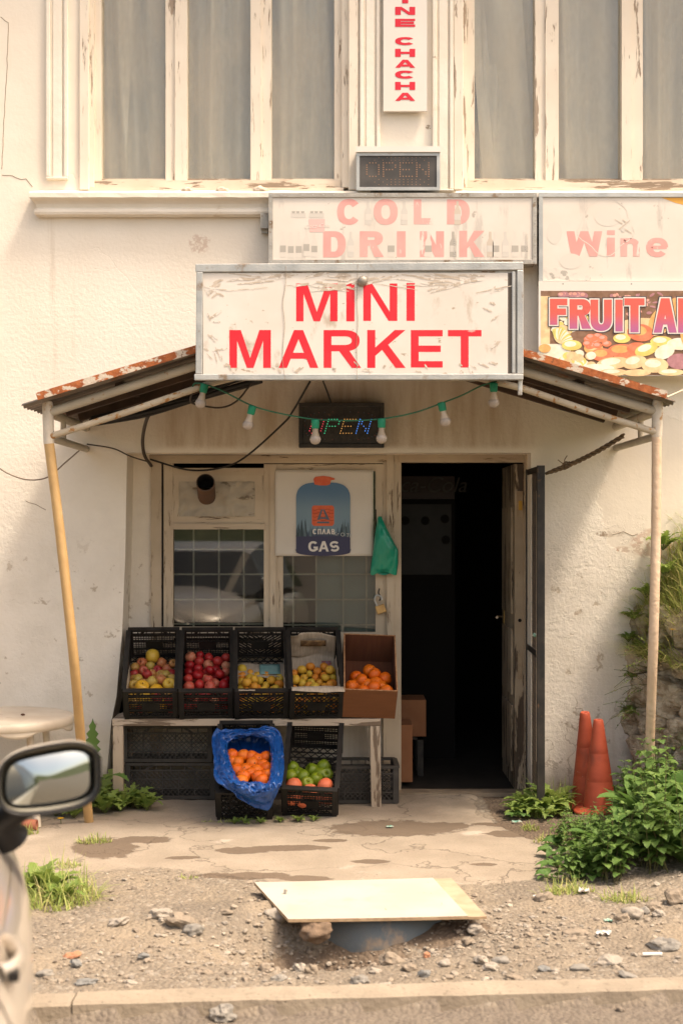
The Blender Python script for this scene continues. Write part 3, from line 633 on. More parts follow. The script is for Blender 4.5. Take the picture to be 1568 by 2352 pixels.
# vertical WINE CHACHA sign
s = thing('vertical_sign', 'tall narrow white sign with stacked red letters WINE CHACHA between the upper windows', 'sign', W(930, 255, -.05))
mb = MB(); mb.bb(PX(880,-.05), PX(980,-.05), -.05, -.024, PZ(255,-.05), PZ(-60,-.05)); mb.part('board', WHITE, s)
rows = [('N',15.6),('E',43),('C',85),('H',112),('A',137),('C',162),('H',188),('A',213),('I',-11),('W',-38)]
word([(c, 907 if c != 'I' else 923, 953 if c != 'I' else 937, y, y+18.5, 13 if c not in 'AW' else 11, 5.2) for c, y in rows], -.0515, M_['red_fresh'], s)

# upper unlit LED sign
def pixel_word(word, x0, x1, y0, y1, slant=0):
    pat = {'O': ['01110','10001','10001','10001','10001','10001','01110'], 'P': ['11110','10001','10001','11110','10000','10000','10000'], 'E': ['11111','10000','10000','11110','10000','10000','11111'], 'N': ['10001','11001','11001','10101','10011','10011','10001']}
    out = []; n = len(word); cw = (x1-x0)/(n-.28)
    for i, ch in enumerate(word):
        for r, row in enumerate(pat[ch]):
            for c, b in enumerate(row):
                if b == '1': out.append((i, x0 + i*cw + c/4*cw*.72 + slant*(3-r), y0 + (y1-y0)*r/6))
    return out
s = thing('led_sign', 'grey framed LED sign with its dots unlit standing on the cold drink sign', 'LED sign', W(914, 436, -.14))
mb = MB(); mb.bb(PX(819,-.14), PX(1009,-.14), -.125, -.005, PZ(435,-.14), PZ(340,-.14)); b_ = mb.part('casing', M_['alu'], s)
mb = MB(); Yf = -.14
mb.bb(PX(817,Yf), PX(1011,Yf), Yf-.012, -.12, PZ(350,Yf), PZ(337,Yf)); mb.part('top_strip', WHITE, s)
mb = MB(); frame(mb, 818, 1010, 350, 437, 7.5, Yf, .016); mb.part('frame', M_['alu'], s)
mb = MB(); mb.bb(PX(824,Yf), PX(1004,Yf), -.131, -.126, PZ(431,Yf), PZ(349,Yf)); mb.part('face', mat('smoky dark panel', (.11,.10,.09), (.07,.065,.06), .3, 6), s)
mb = MB()
for i, x, y in pixel_word('OPEN', 842, 984, 374, 405): disc(mb, x, y, 1.6, 1.6, -.1325, 0, 8)
for x in range(14):
    for yy in (356, 362, 368, 412, 418, 424):
        if (x + yy//6) % 2 or 3 < x < 11: disc(mb, 860+x*9.5, yy, 1.1, 1.1, -.1325, 0, 6)
mb.part('led', mat('unlit amber led', (.36,.21,.13), None, .4), s)

# COLD DRINK
s = thing('cold_drink_sign', 'wide metal framed sign with faded pink letters COLD DRINK above the mini market sign', 'sign', W(924, 606, -.16))
Yf = -.16
mb = MB(); mb.bb(PX(619,Yf), PX(1230,Yf), Yf+.02, -.002, PZ(604,Yf), PZ(446,Yf)); mb.part('casing', M_['alu_dirty'], s)
mb = MB(); frame(mb, 617, 1232, 443, 606, 9.5, Yf, .03); mb.part('frame', M_['alu_dirty'], s)
mb = MB(); mb.bb(PX(625,Yf), PX(1224,Yf), Yf+.008, Yf+.019, PZ(598,Yf), PZ(451,Yf)); mb.part('board', BOARD2, s)
mb = MB()
for k in range(26): 
    x = 622 + 604*k/25
    for y in (447.5, 601.5): disc(mb, x, y, 1.5, 1.5, Yf-.002, 0, 8)
for k in range(6):
    for x in (621.5, 1227.5): disc(mb, x, 462+124*k/5, 1.5, 1.5, Yf-.002, 0, 8)
mb.part('rivet', M_['alu'], s)
# faded photographs of bottles on the board
r2 = random.Random(5)
def bottle(x, y0, y1, w, mi, Yq):
    mb = MB(); h = y1-y0; mb.poly([W(x-w*.18,y0,Yq),W(x+w*.18,y0,Yq),W(x+w*.2,y0+h*.25,Yq),W(x+w*.5,y0+h*.42,Yq),W(x+w*.5,y1,Yq),W(x-w*.5,y1,Yq),W(x-w*.5,y0+h*.42,Yq),W(x-w*.2,y0+h*.25,Yq)], mi)
    mb.poly([W(x-w*.5,y0+h*.55,Yq-.0004),W(x+w*.5,y0+h*.55,Yq-.0004),W(x+w*.5,y0+h*.8,Yq-.0004),W(x-w*.5,y0+h*.8,Yq-.0004)], (mi+1) % 4 if mi != 2 else 0); mb.part('bottle_print', FADED, s)
Yb = Yf + .0072
for i, x in enumerate((650, 668, 686, 704, 722)): bottle(x, 530+r2.uniform(-4,4), 585+r2.uniform(0,8), 13, 1, Yb)
for i, x in enumerate((805, 898, 928, 1050, 1138, 1160, 1182, 1204, 845, 983, 1040, 1125)): bottle(x, 532 - (70 if i in (2,3,8) else 0), 590-(74 if i in (2,3,8) else 0), 15, (0,1,0,3,1,0,1,1,0,1,2,3)[i], Yb)
for x in (668, 710):
    mb = MB(); mb.poly([W(x,489,Yb),W(x+34,489,Yb),W(x+34,500,Yb),W(x,500,Yb)], 0); 
    for q in (2, 12, 23): mb.poly([W(x+q,485,Yb-.0002),W(x+q+8,485,Yb-.0002),W(x+q+7,490,Yb-.0002),W(x+q+1,490,Yb-.0002)], 2)
    mb.part('crate_print', FADED, s)
mb = MB(); mb.poly([W(709,503,Yb),W(746,503,Yb),W(745,533,Yb),W(711,533,Yb)]); mb.part('faded_crate_print', mat('faded crate red', (.80,.52,.48), None, .5), s)
text('faded_logo', 'Coca-Cola', W(728, 523, Yb-.001), .036, mat('pale script', (.80,.74,.68), None, .5), s, (RAD(90),RAD(-4),0), .35)
for x, q in ((1048, 572), (1212, 570)): text('faded_bottle_label', 'STAROPRAMEN', W(x, q, Yb-.0015), .026, FADED[0], s, (RAD(90),RAD(-90),0), 0)
word([('C',774,828,457,516,16,13),('O',858,913,457,516,17,13),('L',950,994,458,515,17,14),('D',1026,1078,458,515,18,13),
             ('D',742,794,531,591,18,13),('R',826,881,531,590,18,13),('I',911,931,531,590,18,12),('N',964,1019,531,590,18,12),('K',1054,1112,530,590,18,13)], Yf+.0074, M_['pink_film'], s)
mb = MB(); mb.bar(W(601,518,-.03), W(615,518,-.03), .03, .05*2); mb.bb(PX(598,-.08), PX(616,-.08), -.08, -.002, PZ(524,-.08), PZ(489,-.08)); mb.part('bracket', M_['alu_dirty'], s)

# Wine sign
s = thing('wine_sign', 'metal framed board with faded pink word Wine and a cracked grey stain', 'sign', W(1400, 650, -.14)); Yf = -.14
mb = MB(); mb.bb(PX(1240,Yf), PX(1700,Yf), Yf+.02, -.002, PZ(648,Yf), PZ(446,Yf)); mb.part('casing', M_['alu_dirty'], s)
mb = MB(); frame(mb, 1237, 1702, 443, 662, 9, Yf, .03); mb.part('frame', M_['alu'], s)
mb = MB(); mb.bb(PX(1245,Yf), PX(1694,Yf), Yf+.008, Yf+.019, PZ(645,Yf), PZ(451,Yf)); mb.part('board', BOARD2, s)
mb = MB(); Yb = Yf+.0072
for k in range(60):
    x = 1252 + r2.random()**.8*100; y = 641 - r2.random()*26*(1-(x-1252)/130); disc(mb, x, y, 5, 5, Yb-.000005*k, r2.choice((0,1,1,2)), 10)
disc(mb, 1272, 535, 18, 26, Yb, 1); disc(mb, 1310, 600, 26, 18, Yb-.0002, 1)
disc(mb, 1395, 500, 30, 20, Yb, 1); 
pts = [(1390+60*math.cos(a)*(1+.12*math.sin(5*a)), 520+62*math.sin(a)*(1+.1*math.cos(4*a))) for a in [k*.2 for k in range(31)]]
for a, b in zip(pts[:-1], pts[1:]): 
    dx, dy = b[0]-a[0], b[1]-a[1]; mb.poly([W(a[0],a[1],Yb-.0003),W(b[0],b[1],Yb-.0003),W(b[0]+dy*.14,b[1]-dx*.14,Yb-.0003),W(a[0]+dy*.14,a[1]-dx*.14,Yb-.0003)], 1)
disc(mb, 1430, 528, 5, 5, Yb-.0005, 0); 
for (x, y, x2, y2) in ((1420,525,1445,505),(1428,515,1410,505),(1434,524,1450,535),(1436,512,1428,505)):
    dx, dy = x2-x, y2-y; l = math.hypot(dx,dy); mb.poly([W(x,y,Yb-.0006),W(x2,y2,Yb-.0006),W(x2-dy/l*2,y2+dx/l*2,Yb-.0006),W(x-dy/l*3,y+dx/l*3,Yb-.0006)], 3)
mb.poly([W(1518,454,Yb),W(1700,454,Yb),W(1700,480,Yb),W(1600,478,Yb),W(1550,466,Yb)], 4)
mb.part('faded_print', FADED + [mat('orange print', (.80,.42,.08), None, .5)], s)
word([('W',1300,1382,531,589,19,12),('i',1393,1411,529,589,18,12),('n',1424,1468,547,589,15,12),('e',1483,1533,546,590,15,11)], Yf+.0072, M_['pink_film'], s)

# FRUIT AND banner
s = thing('fruit_banner', 'printed banner with heaps of fruit and purple red letters FRUIT AND', 'banner', W(1400, 863, -.15)); Yf = -.15
mb = MB(); mb.bb(PX(1236,Yf), PX(1710,Yf), Yf, Yf+.012, PZ(863,Yf), PZ(646,Yf)); mb.part('board', WHITE, s)
pc = {'brown': (.22,.12,.07), 'purple': (.42,.20,.22), 'red': (.72,.20,.10), 'orange': (.80,.40,.14), 'yellow': (.80,.58,.16), 'cream': (.86,.79,.60), 'green': (.55,.50,.14), 'peach': (.82,.55,.30), 'pink': (.74,.35,.28)}
PM = {k: mat('printed ' + k, v, tuple(min(.88, q*1.25+.03) for q in v), .45, 22) for k, v in pc.items()}; PL = list(PM); PMs = [PM[k] for k in PL]
mb = MB(); q = -.1506; lay = [0]
def blob(x, y, rx, ry, c, a=0.0, hi=None):
    lay[0] += 1; disc(mb, x, y, rx, ry, q-.000012*lay[0], PL.index(c), 22, a)
    if hi: lay[0] += 1; disc(mb, x-rx*.15, y-ry*.25, rx*.6, ry*.55, q-.000012*lay[0], PL.index(hi), 18, a)
def clip_rect(x0, x1, y0, y1, c): lay[0] += 1; Yq = q-.000012*lay[0]; mb.poly([W(x0,y0,Yq),W(x1,y0,Yq),W(x1,y1,Yq),W(x0,y1,Yq)], PL.index(c))
clip_rect(1241, 1706, 668, 862, 'brown'); clip_rect(1241, 1262, 680, 790, 'peach'); clip_rect(1241, 1310, 790, 862, 'cream'); clip_rect(1390, 1560, 700, 730, 'brown')
for k in range(90): blob(1395 + r2.random()*170, 672 + r2.random()*52, r2.uniform(3,8), r2.uniform(2,4), r2.choice(('purple','brown','brown','pink')), r2.uniform(-1,1))
for k in range(30): blob(1283 + r2.random()*60, 675 + r2.random()*12, 9, 6, 'purple', 0, 'pink')
for k in range(60): blob(1270 + r2.random()*80, 728 + r2.random()*38, 6, 5, r2.choice(('yellow','green','yellow','cream')))
blob(1290, 768, 20, 22, 'peach', 0, 'yellow'); blob(1355, 772, 50, 16, 'brown'); blob(1475, 752, 60, 22, 'peach'); blob(1540, 722, 60, 30, 'orange', -.6)
for k in range(22): 
    a = -1.9 + k*.09; blob(1280+16*math.cos(a)*1.5, 792+26*math.sin(a), 3, 13, r2.choice(('yellow','green','cream')), a+1.57)
blob(1312, 793, 23, 12, 'yellow', 0, 'cream'); blob(1250, 800, 14, 10, 'orange'); blob(1362, 800, 22, 14, 'orange', 0, 'peach')
for k in range(14): blob(1345 + r2.random()*60, 770 + r2.random()*26, 11, 7, 'red', 0, 'pink')
blob(1427, 777, 20, 11, 'yellow', 0, 'cream'); blob(1470, 764, 31, 20, 'red', .1, 'orange'); blob(1428, 806, 34, 16, 'red', 0, 'orange'); blob(1382, 815, 26, 15, 'red', 0, 'orange'); blob(1462, 800, 24, 14, 'red'); blob(1450, 818, 22, 10, 'red')
blob(1518, 784, 26, 12, 'yellow', 0, 'cream'); blob(1483, 803, 27, 14, 'yellow', -.3, 'cream'); blob(1525, 808, 24, 16, 'cream', -.4, 'cream'); blob(1560, 790, 30, 14, 'cream'); blob(1560, 830, 30, 18, 'purple')
for k in range(26): blob(1290 + r2.random()*70, 812 + r2.random()*40, 11, 9, r2.choice(('cream','cream','peach','yellow')))
blob(1407, 834, 38, 14, 'peach', -.1, 'cream'); blob(1456, 832, 28, 15, 'peach', -.2, 'cream'); blob(1503, 839, 31, 17, 'peach', 0, 'cream'); blob(1370, 846, 40, 10, 'cream'); blob(1408, 855, 32, 8, 'peach', 0, 'cream'); blob(1462, 856, 32, 8, 'peach'); blob(1540, 855, 30, 8, 'peach', 0, 'cream')
blob(1610, 760, 50, 60, 'orange', 0, 'yellow'); blob(1640, 830, 50, 30, 'red', 0, 'orange'); blob(1680, 720, 22, 40, 'green')
mb.part('fruit_print', PMs, s)
kk = NT('red to purple print'); gz = kk.n('SeparateXYZ', Vector=kk.pos()).outputs[2]
kk.finish(kk.mix(kk.step(gz, PZ(722), PZ(772)), (.70,.13,.10), (.46,.14,.32)), .45)
F_ = [('F',1262,1302,686,746,17,15),('R',1307,1357,687,755,18,14),('U',1355,1404,688,760,18,15),('I',1412,1429,688,761,17,14),('T',1433,1479,685,763,19,16),('A',1500,1553,685,764,18,14),('N',1556,1602,685,764,17,14),('D',1608,1656,685,764,18,14)]
word(outline(F_, 4.5), -.1545, mat('navy outline', (.045,.05,.08), None, .45), s, 'letter_edge')
word(outline(F_, 2.8), -.1550, WHITE, s, 'letter_outline')
word(F_, -.1555, kk.mat, s)
mb = MB(); [disc(mb, x, 652, 2, 2, -.1505, 0, 8) for x in (1292, 1449, 1600)]; mb.part('eyelet', M_['alu_dirty'], s)

# MINI MARKET light box at the front of the awning
Yf = -1.42; CX = W(824, 873, Yf)
s = thing('mini_market_sign', 'big metal box sign with red letters MINI MARKET hanging at the front of the awning', 'sign', CX)
mb = MB()
mb.bb(PX(456,Yf), PX(1192,Yf), Yf+.015, Yf+.17, PZ(866,Yf), PZ(614,Yf)); mb.part('casing', M_['alu_dirty'], s)
mb = MB(); f = lambda x, y, Y_=Yf: W(x, y, Y_)
def rail(a, b, w, dep=.04, Yo=Yf): mb.bar(W(a[0],a[1],Yo+dep/2), W(b[0],b[1],Yo+dep/2), w*(DIST+Yo)/FP, dep, 0, (0,1,0))
rail((450,617),(1200,612),19); rail((447,867),(1200,866),14); rail((459.5,626),(457.5,860),15,.038); rail((1193,621),(1193,860),15,.038); rail((1178,624),(1178,858),8,.03,Yf+.004)
rail((1194,868),(1193,908),10,.02,Yf+.03)
bevel(mb.part('frame', M_['alu'], s), .004)
mb = MB(); mb.bb(PX(466,Yf), PX(1166,Yf), Yf+.010, Yf+.0145, PZ(860,Yf), PZ(626,Yf)); mb.part('board', BOARD, s)
mb = MB(); mb.bb(PX(1166,Yf), PX(1175,Yf), Yf+.012, Yf+.0147, PZ(860,Yf), PZ(626,Yf)); mb.part('side_gap_shade', mat('dark gap', (.10,.085,.07), None, .8), s)  # dark strip paints the shade of the gap beside the board
word([('M',680,775,651,738,17,15),('I',795,814,651,738,17,15),('N',834,912,651,737,17.5,15),('I',933,952,650,737,17,15),
             ('M',527,622,758,845,17.5,15),('A',640,731,758,845,19,15),('R',743,829,758,845,18,14.5),('K',843,931,758,845,18.5,15),('E',943,1016,758,844,18,14.5),('T',1028,1105,758,844,18,14.5)], Yf+.0096, M_['red_film'], s)
TAPE = mat('old tape residue', (.50,.42,.33), (.60,.52,.43), .55, 30, (1,1,1), 'P', [((.76,.71,.64), 25, .52, .04, (1,1,1))])
r3 = random.Random(3)
def smear(x, y, l, w, a, Yq):
    n = 9; up = []; dn = []
    for i in range(n):
        t = i/(n-1); px = x + l*(t-.5)*math.cos(a); py = y + l*(t-.5)*math.sin(a) + r3.uniform(-1,1)*w*.25; ww = w*(.35+.65*math.sin(math.pi*(.08+.84*t)))*r3.uniform(.55,1.1)/2
        up.append((px - math.sin(a)*ww, py + math.cos(a)*ww)); dn.append((px + math.sin(a)*ww, py - math.cos(a)*ww))
    mb = MB()
    for i in range(n-1): mb.poly([W(*up[i],Yq),W(*up[i+1],Yq),W(*dn[i+1],Yq),W(*dn[i],Yq)])
    mb.part('tape_residue', TAPE, s)
for i in range(95):
    z_ = r3.random()
    if z_ < .45: smear(r3.uniform(480,1150), r3.uniform(630,668), r3.uniform(24,110), r3.uniform(1.5,7), r3.uniform(-.30,.22), Yf+.0088-.000005*i)
    elif z_ < .62: smear(r3.uniform(520,1140), r3.uniform(835,857), r3.uniform(8,26), r3.uniform(3,9), r3.uniform(-1.3,1.3), Yf+.0088-.000005*i)
    else: smear(r3.choice((r3.uniform(470,520), r3.uniform(1110,1155), r3.uniform(470,520))), r3.uniform(640,850), r3.uniform(10,36), r3.uniform(2,8), r3.uniform(-1.4,1.4), Yf+.0088-.000005*i)
mb = MB(); mb.ico(W(832,646,Yf), .029, 2, (1,.7,1), .2, 4); mb.part('round_lamp', mat('dull steel cap', (.30,.27,.23), None, .5, metal=.5), s)
THIN = mat('thin dark line', (.32,.26,.2), None, .8)
for x, y0, y1 in ((652,610,872),(818,606,872)): 
    mb = MB(); pts = cat_curve([W(x + r3.uniform(-4,4), y0 + (y1-y0)*k/6, Yf+.0065 if 0 < k < 6 else Yf-.002) for k in range(7)], 4); mb.tube(pts, .0012, 5); mb.part('crack', THIN, s)

# lit OPEN sign
s = thing('open_sign', 'black LED sign spelling OPEN in red green amber and blue dots under the awning', 'LED sign', W(784, 1027, -.11)); Yf = -.11
mb = MB(); mb.bb(PX(687,Yf), PX(881,Yf), Yf, -.004, PZ(1027,Yf), PZ(926,Yf)); frame(mb, 686, 882, 925, 1028, 9, Yf-.012, .02); bevel(mb.part('casing', M_['black_metal'], s), .003)
LED = {'O': emis('red led', (1,.06,.10), .75), 'P': emis('green led', (.08,1,.45), .5), 'E': emis('amber led', (1,.45,.10), .6), 'N': emis('blue led', (.08,.32,1), .9)}
pw = pixel_word('OPEN', 714, 848, 963, 995, 1.6)
for i, ch in enumerate('OPEN'):
    mb = MB()
    for k, x, y in pw:
        if k == i: mb.ico(W(x, y, Yf-.001), .0027, 1)
    mb.part('led', LED[ch], s, kind=None)
mb = MB(); 
for k in range(34):
    a = 2*math.pi*k/34; mb.ico(W(784+84*math.copysign(abs(math.cos(a))**.6, math.cos(a)), 978+32*math.copysign(abs(math.sin(a))**.6, math.sin(a)), Yf-.001), .0028, 1, mi=k % 2)
mb.part('border_led', [mat('dim blue led', (.08,.12,.2), None, .4), mat('dim red led', (.35,.06,.06), None, .4)], s)
# ---------------------------------------------------------------- awning
AW = thing('awning', 'rusty sheet metal gable awning on two leaning pipe posts over the shop front', 'awning', (0, -.7, 0))
PIPE = mat('rust speckled painted pipe', (.52,.45,.34), (.44,.37,.27), .6, 6, (1,1,1), 'P', [((.36,.17,.05), 24, .56, .08, (1,1,1)), ((.20,.09,.04), 9, .64, .06, (1,1,1))], .3, 60)
PIPE2 = mat('grey cream pipe', (.50,.45,.36), (.42,.37,.29), .6, 6, (1,1,1), 'P', [((.34,.20,.09), 14, .60, .10, (1,1,1))], .3, 60)
PYEL = mat('ochre painted post', (.52,.34,.15), (.44,.28,.12), .5, 4, (1,1,1), 'P', [((.62,.48,.32), 7, .62, .10, (2,2,.7)), ((.12,.08,.06), 12, .70, .03, (2,2,.6))], .35, 24)
PTAN = mat('lumpy pinkish post paint', (.66,.50,.36), (.60,.44,.30), .5, 4, (1,1,1), 'P', [((.66,.40,.08), 5, .68, .03, (2,2,.6))], .8, 26)
PWHT = mat('white post sleeve paint', (.66,.60,.50), (.60,.52,.42), .55, 8, (1,1,1), 'P', [((.42,.22,.07), 16, .59, .08, (1,1,1))], .3, 50)
RUST = mat('orange rust', (.46,.15,.05), (.28,.085,.03), .85, 22, (1,1,1), 'P', [((.60,.52,.42), 13, .52, .05, (1,1,1.6)), ((.14,.06,.03), 30, .62, .06, (1,1,1))], .4, 60)
TIN = mat('old corrugated sheet', (.22,.19,.16), (.14,.11,.085), .6, 6, (1,1,1), 'P', [((.20,.09,.04), 5, .56, .12, (1,1,1))], .2, 40, .2)
UND = mat('dark rafter', (.055,.035,.025), (.09,.055,.035), .8, 9)
YF = -1.28; YP = -1.16; DROP = .0   # roof front edge, post plane
zl = lambda x: PZ(905 - .2925*(x-88), YF); zr = lambda x: PZ(905 - .288*(1528-x), YF)
apx = 811; ZA = PZ(698, YF)
xL0, xR0 = PX(50, YF), PX(1550, YF); zL0, zR0 = PZ(936, YF), PZ(928, YF); XA = PX(apx, YF)
def corr(side):
    mb = MB(); n = 70
    xe, ze = (xL0, zL0) if side < 0 else (xR0, zR0)
    def f(u, v):   # u along depth, v from eave to ridge
        y = YF + u*(.015 - YF); x = xe + (XA - xe)*v; z = ze + (ZA - ze)*v
        ripple = .011*math.sin(u*2*math.pi*15) + .006*N3((x*2, y*5, side), 1)
        return Vector((x, y, z + ripple + .010))
    mb.grid(f, n, 14)
    o = mb.part('roof_sheet', TIN, AW); solid(o, .003)
corr(-1); corr(1)
mb = MB()
for (xa, za, xb, zb) in ((PX(86,YF), PZ(911,YF), XA, ZA+.008), (PX(1529,YF), PZ(907,YF), XA, ZA+.008)):
    mb.bar((xa, YF-.006, za), (xb, YF-.006, zb), .012, .040)
mb.part('verge_strip', RUST, AW)
def post(top, mid, knee, foot, r, m, sleeve, lab):
    mb = MB(); pts = cat_curve([mid, mid.lerp(knee, .5) + Vector((.004,0,0)), knee, knee.lerp(foot, .5) + Vector((-.003,.0,0)), foot], 8)
    rs = [r*(1 + .05*N3(p, 6)) for p in pts]; mb.tube(pts, rs, 18); o = mb.part('post', m, AW, lab)
    mb = MB(); mb.tube([mid + Vector((0,0,-.01)), mid + Vector((0,0,.001)), top - Vector((0,0,.02)), top], [r*1.02, r*1.1, r*1.1, r*.9], 18); mb.part('post_sleeve', sleeve, o)
postL = (W(110,922,YP), W(113,1016,YP), W(170,1512,YP), Vector((PX(205,-.66), -.66, -.01)))
postR = (W(1509,918,YP), W(1507,1000,YP), W(1500,1450,YP), Vector((PX(1487,-.85), -.85, -.01)))
post(*postL, .0275, PYEL, PWHT, 'leaning ochre yellow post'); post(*postR, .0265, PTAN, PWHT, 'upright lumpy pinkish post')
mb = MB()
mb.tube([W(112,948,YP), W(455,838,YP), W(800,735,YP)], .026, 14); mb.tube([W(1507,945,YP), W(1200,852,YP), W(800,735,YP)], .026, 14); mb.part('verge_pipe', PIPE2, AW)
mb = MB()
mb.tube([W(118,1002,YP-.01), W(300,944,YP-.01), W(480,882,YP-.01), W(560,862,YP-.01)], .0185, 14); mb.tube([W(1505,993,YP-.01), W(1350,944,YP-.01), W(1200,892,YP-.01), W(1100,868,YP-.01)], .019, 14)
mb.tube([W(560,862,YP-.01), W(1100,868,YP-.01)], .0185, 12)
mb.part('tie_pipe', PIPE, AW)
for (t, xx) in ((W(112,948,YP), 1), (W(1507,945,YP), -1)):
    mb = MB(); mb.tube([t, t + Vector((0, -YP+.03, -.005))], .026, 12)
    b = t + Vector((0,0,-.135)); mb.tube([b, b + Vector((.0, -YP+.03, -.005))], .022, 12)
    mb.tube([t + Vector((0,.42,0)), b + Vector((0,.42,0))], .017, 10); mb.part('side_pipe', PIPE2, AW)
mb = MB()
for y in (-.85, -.45, -.08):
    for (xe, ze) in ((xL0+.16, zL0+.05), (xR0-.16, zR0+.05)):
        mb.bar((xe, y, ze-.042), (XA, y, ZA-.055), .05, .05)
for t in (.28, .55, .82):
    for (xe, ze) in ((xL0, zL0), (xR0, zR0)):
        x = xe + (XA-xe)*t; z = ze + (ZA-ze)*t - .016; mb.bar((x, -1.12, z), (x, -.0, z), .045, .03)
mb.part('rafter', UND, AW)
mb = MB(); mb.bar(W(700,872,-1.25), W(710,760,-1.25), .03, .03); mb.bar(W(950,872,-1.25), W(945,760,-1.25), .03, .03); mb.bar(W(1084,876,-1.25), W(1080,800,-1.25), .02, .03)
mb.part('sign_hanger', M_['alu_dirty'], AW)

# ---------------------------------------------------------------- string of bulbs and loose cables
LS = thing('light_string', 'green cable of white light bulbs drooping under the awning', 'string lights', W(800, 950, -1.2))
YB = -1.2; sock = [(470,888,12),(580,938,14),(724,970,0),(876,968,0),(1013,930,-12),(1133,886,0)]
cab = [W(440,902,YB+.05), W(450,880,YB), W(500,893,YB), W(580,932,YB), W(650,951,YB), W(724,963,YB), W(800,966,YB), W(876,962,YB), W(950,948,YB), W(1013,926,YB), W(1060,908,YB), W(1105,886,YB), W(1140,876,YB)]
mb = MB(); mb.tube(cat_curve(cab, 7), .0042, 7); mb.part('cable', mat('green cable', (.02,.12,.07), (.03,.16,.09), .5, 9), LS)
GRN = mat('green bulb socket', (.01,.20,.11), (.015,.26,.14), .45, 8); BULB = mat('frosted bulb glass', (.40,.34,.29), None, .25, Subsurface_Weight=0.0); NECK = mat('dusty bulb collar', (.52,.43,.33), (.35,.28,.2), .4, 12)
for (x, y, a) in sock:
    p = W(x, y-4, YB); Mx = Matrix.Translation(p) @ Matrix.Rotation(RAD(a), 4, 'Y') @ Matrix.Rotation(RAD(180), 4, 'X') @ Matrix.Scale(.86, 4)
    mb = MB(); mb.lathe([(0,-.006),(.024,-.006),(.026,.0),(.024,.045),(.020,.052)], 16, Mx); o = mb.part('socket', GRN, LS)
    mb = MB(); mb.lathe([(.018,.050),(.019,.070),(.026,.095),(.028,.102)], 18, Mx); b = mb.part('bulb_collar', NECK, o)
    mb = MB(); mb.lathe([(.0285,.100),(.034,.110),(.0355,.120),(.032,.135),(.023,.146),(.010,.152),(0,.153)], 20, Mx); mb.part('bulb', BULB, o)
def cable(name, pts, r, label, m=None, cat='cable', n=8):
    mb = MB(); mb.tube(cat_curve(pts, n), r, 7); return mb.one(name, m or M_['rubber'], label, cat)
BR = mat('brown old cable', (.06,.045,.035), None, .6)
cable('electric_cable', [W(712,876,-.5), W(672,945,-.35), W(648,975,-.3), W(560,1052,-.05), W(500,1076,.16), W(430,1079,.2), W(345,1055,.2)], .0062, 'long black cable running diagonally from behind the big sign to the shopfront corner')
cable('electric_cable', [W(742,876,-.6), W(752,902,-.3), W(762,930,-.07)], .005, 'short black cable dropping to the open sign')
cable('electric_cable', [W(578,880,-.8), W(545,920,-.8), W(510,936,-.8), W(465,932,-.85), W(438,922,-1.0), W(446,892,-1.1)], .0055, 'black cable loop hanging behind the leftmost bulb', BR)
cable('electric_cable', [W(352,935,-.6), W(336,968,-.45), W(328,1010,-.2), W(332,1045,.0), W(348,1070,.15)], .011, 'thick dark cable curving down to the corner of the shopfront', BR)
cable('electric_cable', [W(-20,1062,-.06), W(20,1088,-.1), W(65,1102,-.12), W(110,1096,-.14), W(150,1063,-.16), W(188,1030,-.2)], .0045, 'thin cable sagging across the wall left of the ochre post', mat('grey cable', (.20,.15,.11), None, .6))
cable('electric_cable', [W(200,1020,-.05), W(260,1030,-.03), W(300,1048,-.02), W(345,1062,-.01)], .0045, 'thin brown cable running from the side pipe to the shopfront corner', BR)
cable('guy_wire', [W(1640,862,-.05), W(1580,890,-.6), W(1530,912,-1.2)], .005, 'pale wire stretched from the wall to the right awning corner', mat('pale wire', (.55,.47,.36), None, .6), 'wire')
# bundle of black cables under the left slope
mb = MB(); r4 = random.Random(8)
for i in range(5):
    o = Vector((0, r4.uniform(-.05,.05), r4.uniform(-.025,.02))); mb.tube(cat_curve([W(212,968,-.6)+o, W(330,944,-.62)+o*1.4, W(450,914,-.65)+o*.6, W(540,882,-.7)+o*1.5, W(600,868,-.75)+o], 6), .011, 8)
mb.one('cable_bundle', M_['rubber'], 'bundle of thick black cables tied beneath the left awning slope', 'cables')
# twisted wire rope on the right
mb = MB(); a, b = W(1252,1088,-.42), W(1432,1000,-.75)
for ph in (0, 2.1, 4.2):
    pts = []
    for i in range(70):
        t = i/69; p = a.lerp(b, t); p.z -= .02*math.sin(math.pi*t); r = .010*min(1, t*6+.25); pts.append(p + Vector((0, math.cos(t*34+ph)*r, math.sin(t*34+ph)*r)))
    mb.tube(pts, .0068, 6)
k0 = a.lerp(b, .27); k0.z -= .012
for i in range(7): mb.tube(cat_curve([k0 + Vector((.022*math.cos(i+q), .02*math.sin(q*2+i), .024*math.sin(i*1.3+q))) for q in (0,1.5,3,4.5)], 5), .004, 5)
mb.tube(cat_curve([k0, k0+Vector((-.03,0,.02)), k0+Vector((-.05,0,.035))], 4), .003, 5); mb.tube(cat_curve([k0, k0+Vector((-.01,0,.03)), k0+Vector((.006,0,.06))], 4), .003, 5)
mb.one('wire_rope', mat('rusty twisted wire', (.22,.15,.085), (.13,.09,.055), .7, 30), 'twisted rusty wire tying the steel gate to the right awning pipe', 'wire')

